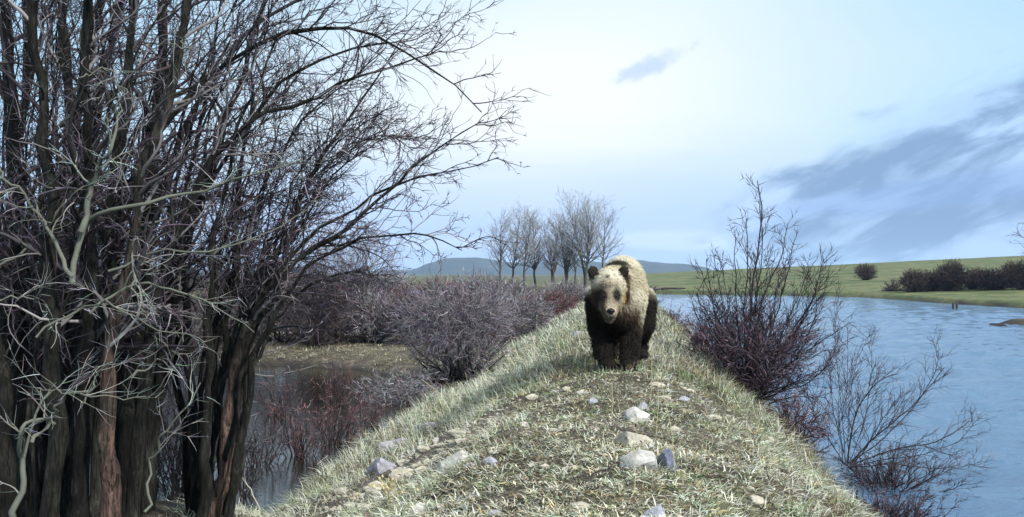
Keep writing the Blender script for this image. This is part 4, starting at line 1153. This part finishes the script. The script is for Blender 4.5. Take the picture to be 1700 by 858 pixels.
    me.polygons.foreach_set('use_smooth', np.ones(len(me.polygons), bool))
    me.materials.clear(); me.materials.append(M_FUR)
    root = link('bear', me, loc=b0)
    tag(root, 'shaggy blond-backed brown bear with dark legs walking along the grassy embankment', 'bear')
    # fur strands
    n = 62000
    k = rng.integers(0, nv, n)
    p = V[k] + rng.normal(0, .004, (n, 3)); nn = N[k]
    y_ = V[k, 1]; z_ = V[k, 2]
    face = (y_ < -.38)
    flow = np.stack([.0 * y_, np.where(y_ < -.2, .35, .75), np.where(z_ < .55, -1.0, -.55)], -1) + rng.normal(0, .28, (n, 3))
    flow = flow - nn * (flow * nn).sum(1, keepdims=True)
    L = np.where(face, .016, np.where(y_ < -.16, .024, np.where(z_ < .12, .016, .052))) * rng.uniform(.6, 1.35, n)
    L = np.where((z_ > .95) & (y_ < -.16) & (np.abs(V[k, 0] + .125) > .1), .014, L)
    d1 = norm(norm(flow) * .75 + nn * .62); d2 = norm(norm(flow) * 1.1 + nn * .18)
    W = (.0029 * rng.uniform(.7, 1.4, n))[:, None]
    sd = norm(np.cross(d1, nn + rng.normal(0, .4, (n, 3))))
    m = p + d1 * (L * .5)[:, None]; t = m + d2 * (L * .55)[:, None]
    VV = np.stack([p - sd * W, p + sd * W, m + sd * W * .8, m - sd * W * .8, t], 1).reshape(-1, 3)
    VV[:, 2] = np.maximum(VV[:, 2], .0)
    i0 = np.arange(n) * 5
    cc = np.clip(C[k] * rng.lognormal(0, .15, (n, 1)), .004, .75)
    fur = link('fur', np_mesh('fur', VV, [np.stack([i0, i0 + 1, i0 + 2, i0 + 3], -1), np.stack([i0 + 3, i0 + 2, i0 + 4], -1)], np.repeat(cc, 5, 0), False), M_FUR, root)
    tag(fur, kind='stuff')
    # claws on the front paws
    cm_, cg, cb = mat_base('claw'); cb.inputs['Roughness'].default_value = .4
    ct = cg.n('ShaderNodeTexCoord'); cg.put(cb.inputs['Base Color'], cg.ramp(cg.noise(ct.outputs['Object'], 60, 3), [(.35, (.02, .017, .014)), (.65, (.07, .06, .045))]))
    for s, fy, fx in ((-1, .10, -.078), (1, .0, .088)):
        for j in range(5):
            cx = fx + s * .01 + (j - 2) * .034; cy = -.165 + fy + abs(j - 2) * .014
            S_ = np.array([[(cx, cy + .03, .058), (cx, cy, .055), (cx, cy - .028, .038), (cx, cy - .042, .012)]]); R_ = np.array([[.011, .010, .0075, .002]])
            link('claw', tube_mesh('claw', [(S_, R_, 6, (.2, .17, .13))]), cm_, root)
    # eyes and nose
    def gl(name, col, ro):
        m, g, b = mat_base(name); b.inputs['Base Color'].default_value = (*col, 1); b.inputs['Roughness'].default_value = ro
        tcn = g.n('ShaderNodeTexCoord'); bump(g, b, g.noise(tcn.outputs['Object'], 90, 3), .15, .003)
        return m
    def front(xx, zz):   # surface point facing the camera at that place
        kk = np.where((np.abs(V[:, 0] - xx) < .012) & (np.abs(V[:, 2] - zz) < .012))[0]
        return Vector(V[kk[np.argmin(V[kk, 1])]].tolist())
    em = gl('eye', (.012, .008, .006), .12); nm = gl('nose', (.012, .010, .010), .35)
    for ex in (-.196, -.068):
        b = bmesh.new(); bmesh.ops.create_uvsphere(b, u_segments=16, v_segments=10, radius=.0145)
        mm = bpy.data.meshes.new('eye'); b.to_mesh(mm); b.free()
        e = link('eye', mm, em, root); e.location = front(ex, .785) + Vector((0, -.004, 0))
    b = bmesh.new(); bmesh.ops.create_icosphere(b, subdivisions=3, radius=1.0)
    for v in b.verts:
        c = v.co
        c.x *= .040 * (1 - .25 * max(0, -c.z)); c.y *= .032; c.z *= .030
        for s in (-1, 1):
            dd = (Vector((c.x - s * .017, 0, c.z + .004))).length
            if c.y < 0 and dd < .009: c.y += .012
    mm = bpy.data.meshes.new('nose'); b.to_mesh(mm); b.free()
    nz_ = link('nose', mm, nm, root); nz_.location = Vector((-.142, 0, .638)) + Vector((0, front(-.142, .638).y + .002, 0))
build_bear()

# ------------------------------------------------------------------ haze
def build_haze():
    bm = bmesh.new(); bmesh.ops.create_cube(bm, size=1.0)
    for v in bm.verts:
        v.co = (v.co.x * 7000, 3300 if v.co.y > 0 else -3300, 75 if v.co.z > 0 else -8)
    me = bpy.data.meshes.new('haze'); bm.to_mesh(me); bm.free()
    m = bpy.data.materials.new('haze_air'); m.use_nodes = True
    nt = m.node_tree; nt.nodes.clear()
    out = nt.nodes.new('ShaderNodeOutputMaterial'); v = nt.nodes.new('ShaderNodeVolumePrincipled')
    v.inputs['Color'].default_value = (0.55, 0.74, 1.0, 1); v.inputs['Density'].default_value = 0.00014; v.inputs['Anisotropy'].default_value = 0.0
    nt.links.new(v.outputs[0], out.inputs['Volume'])
    tag(link('haze', me, m), kind='stuff')
build_haze()
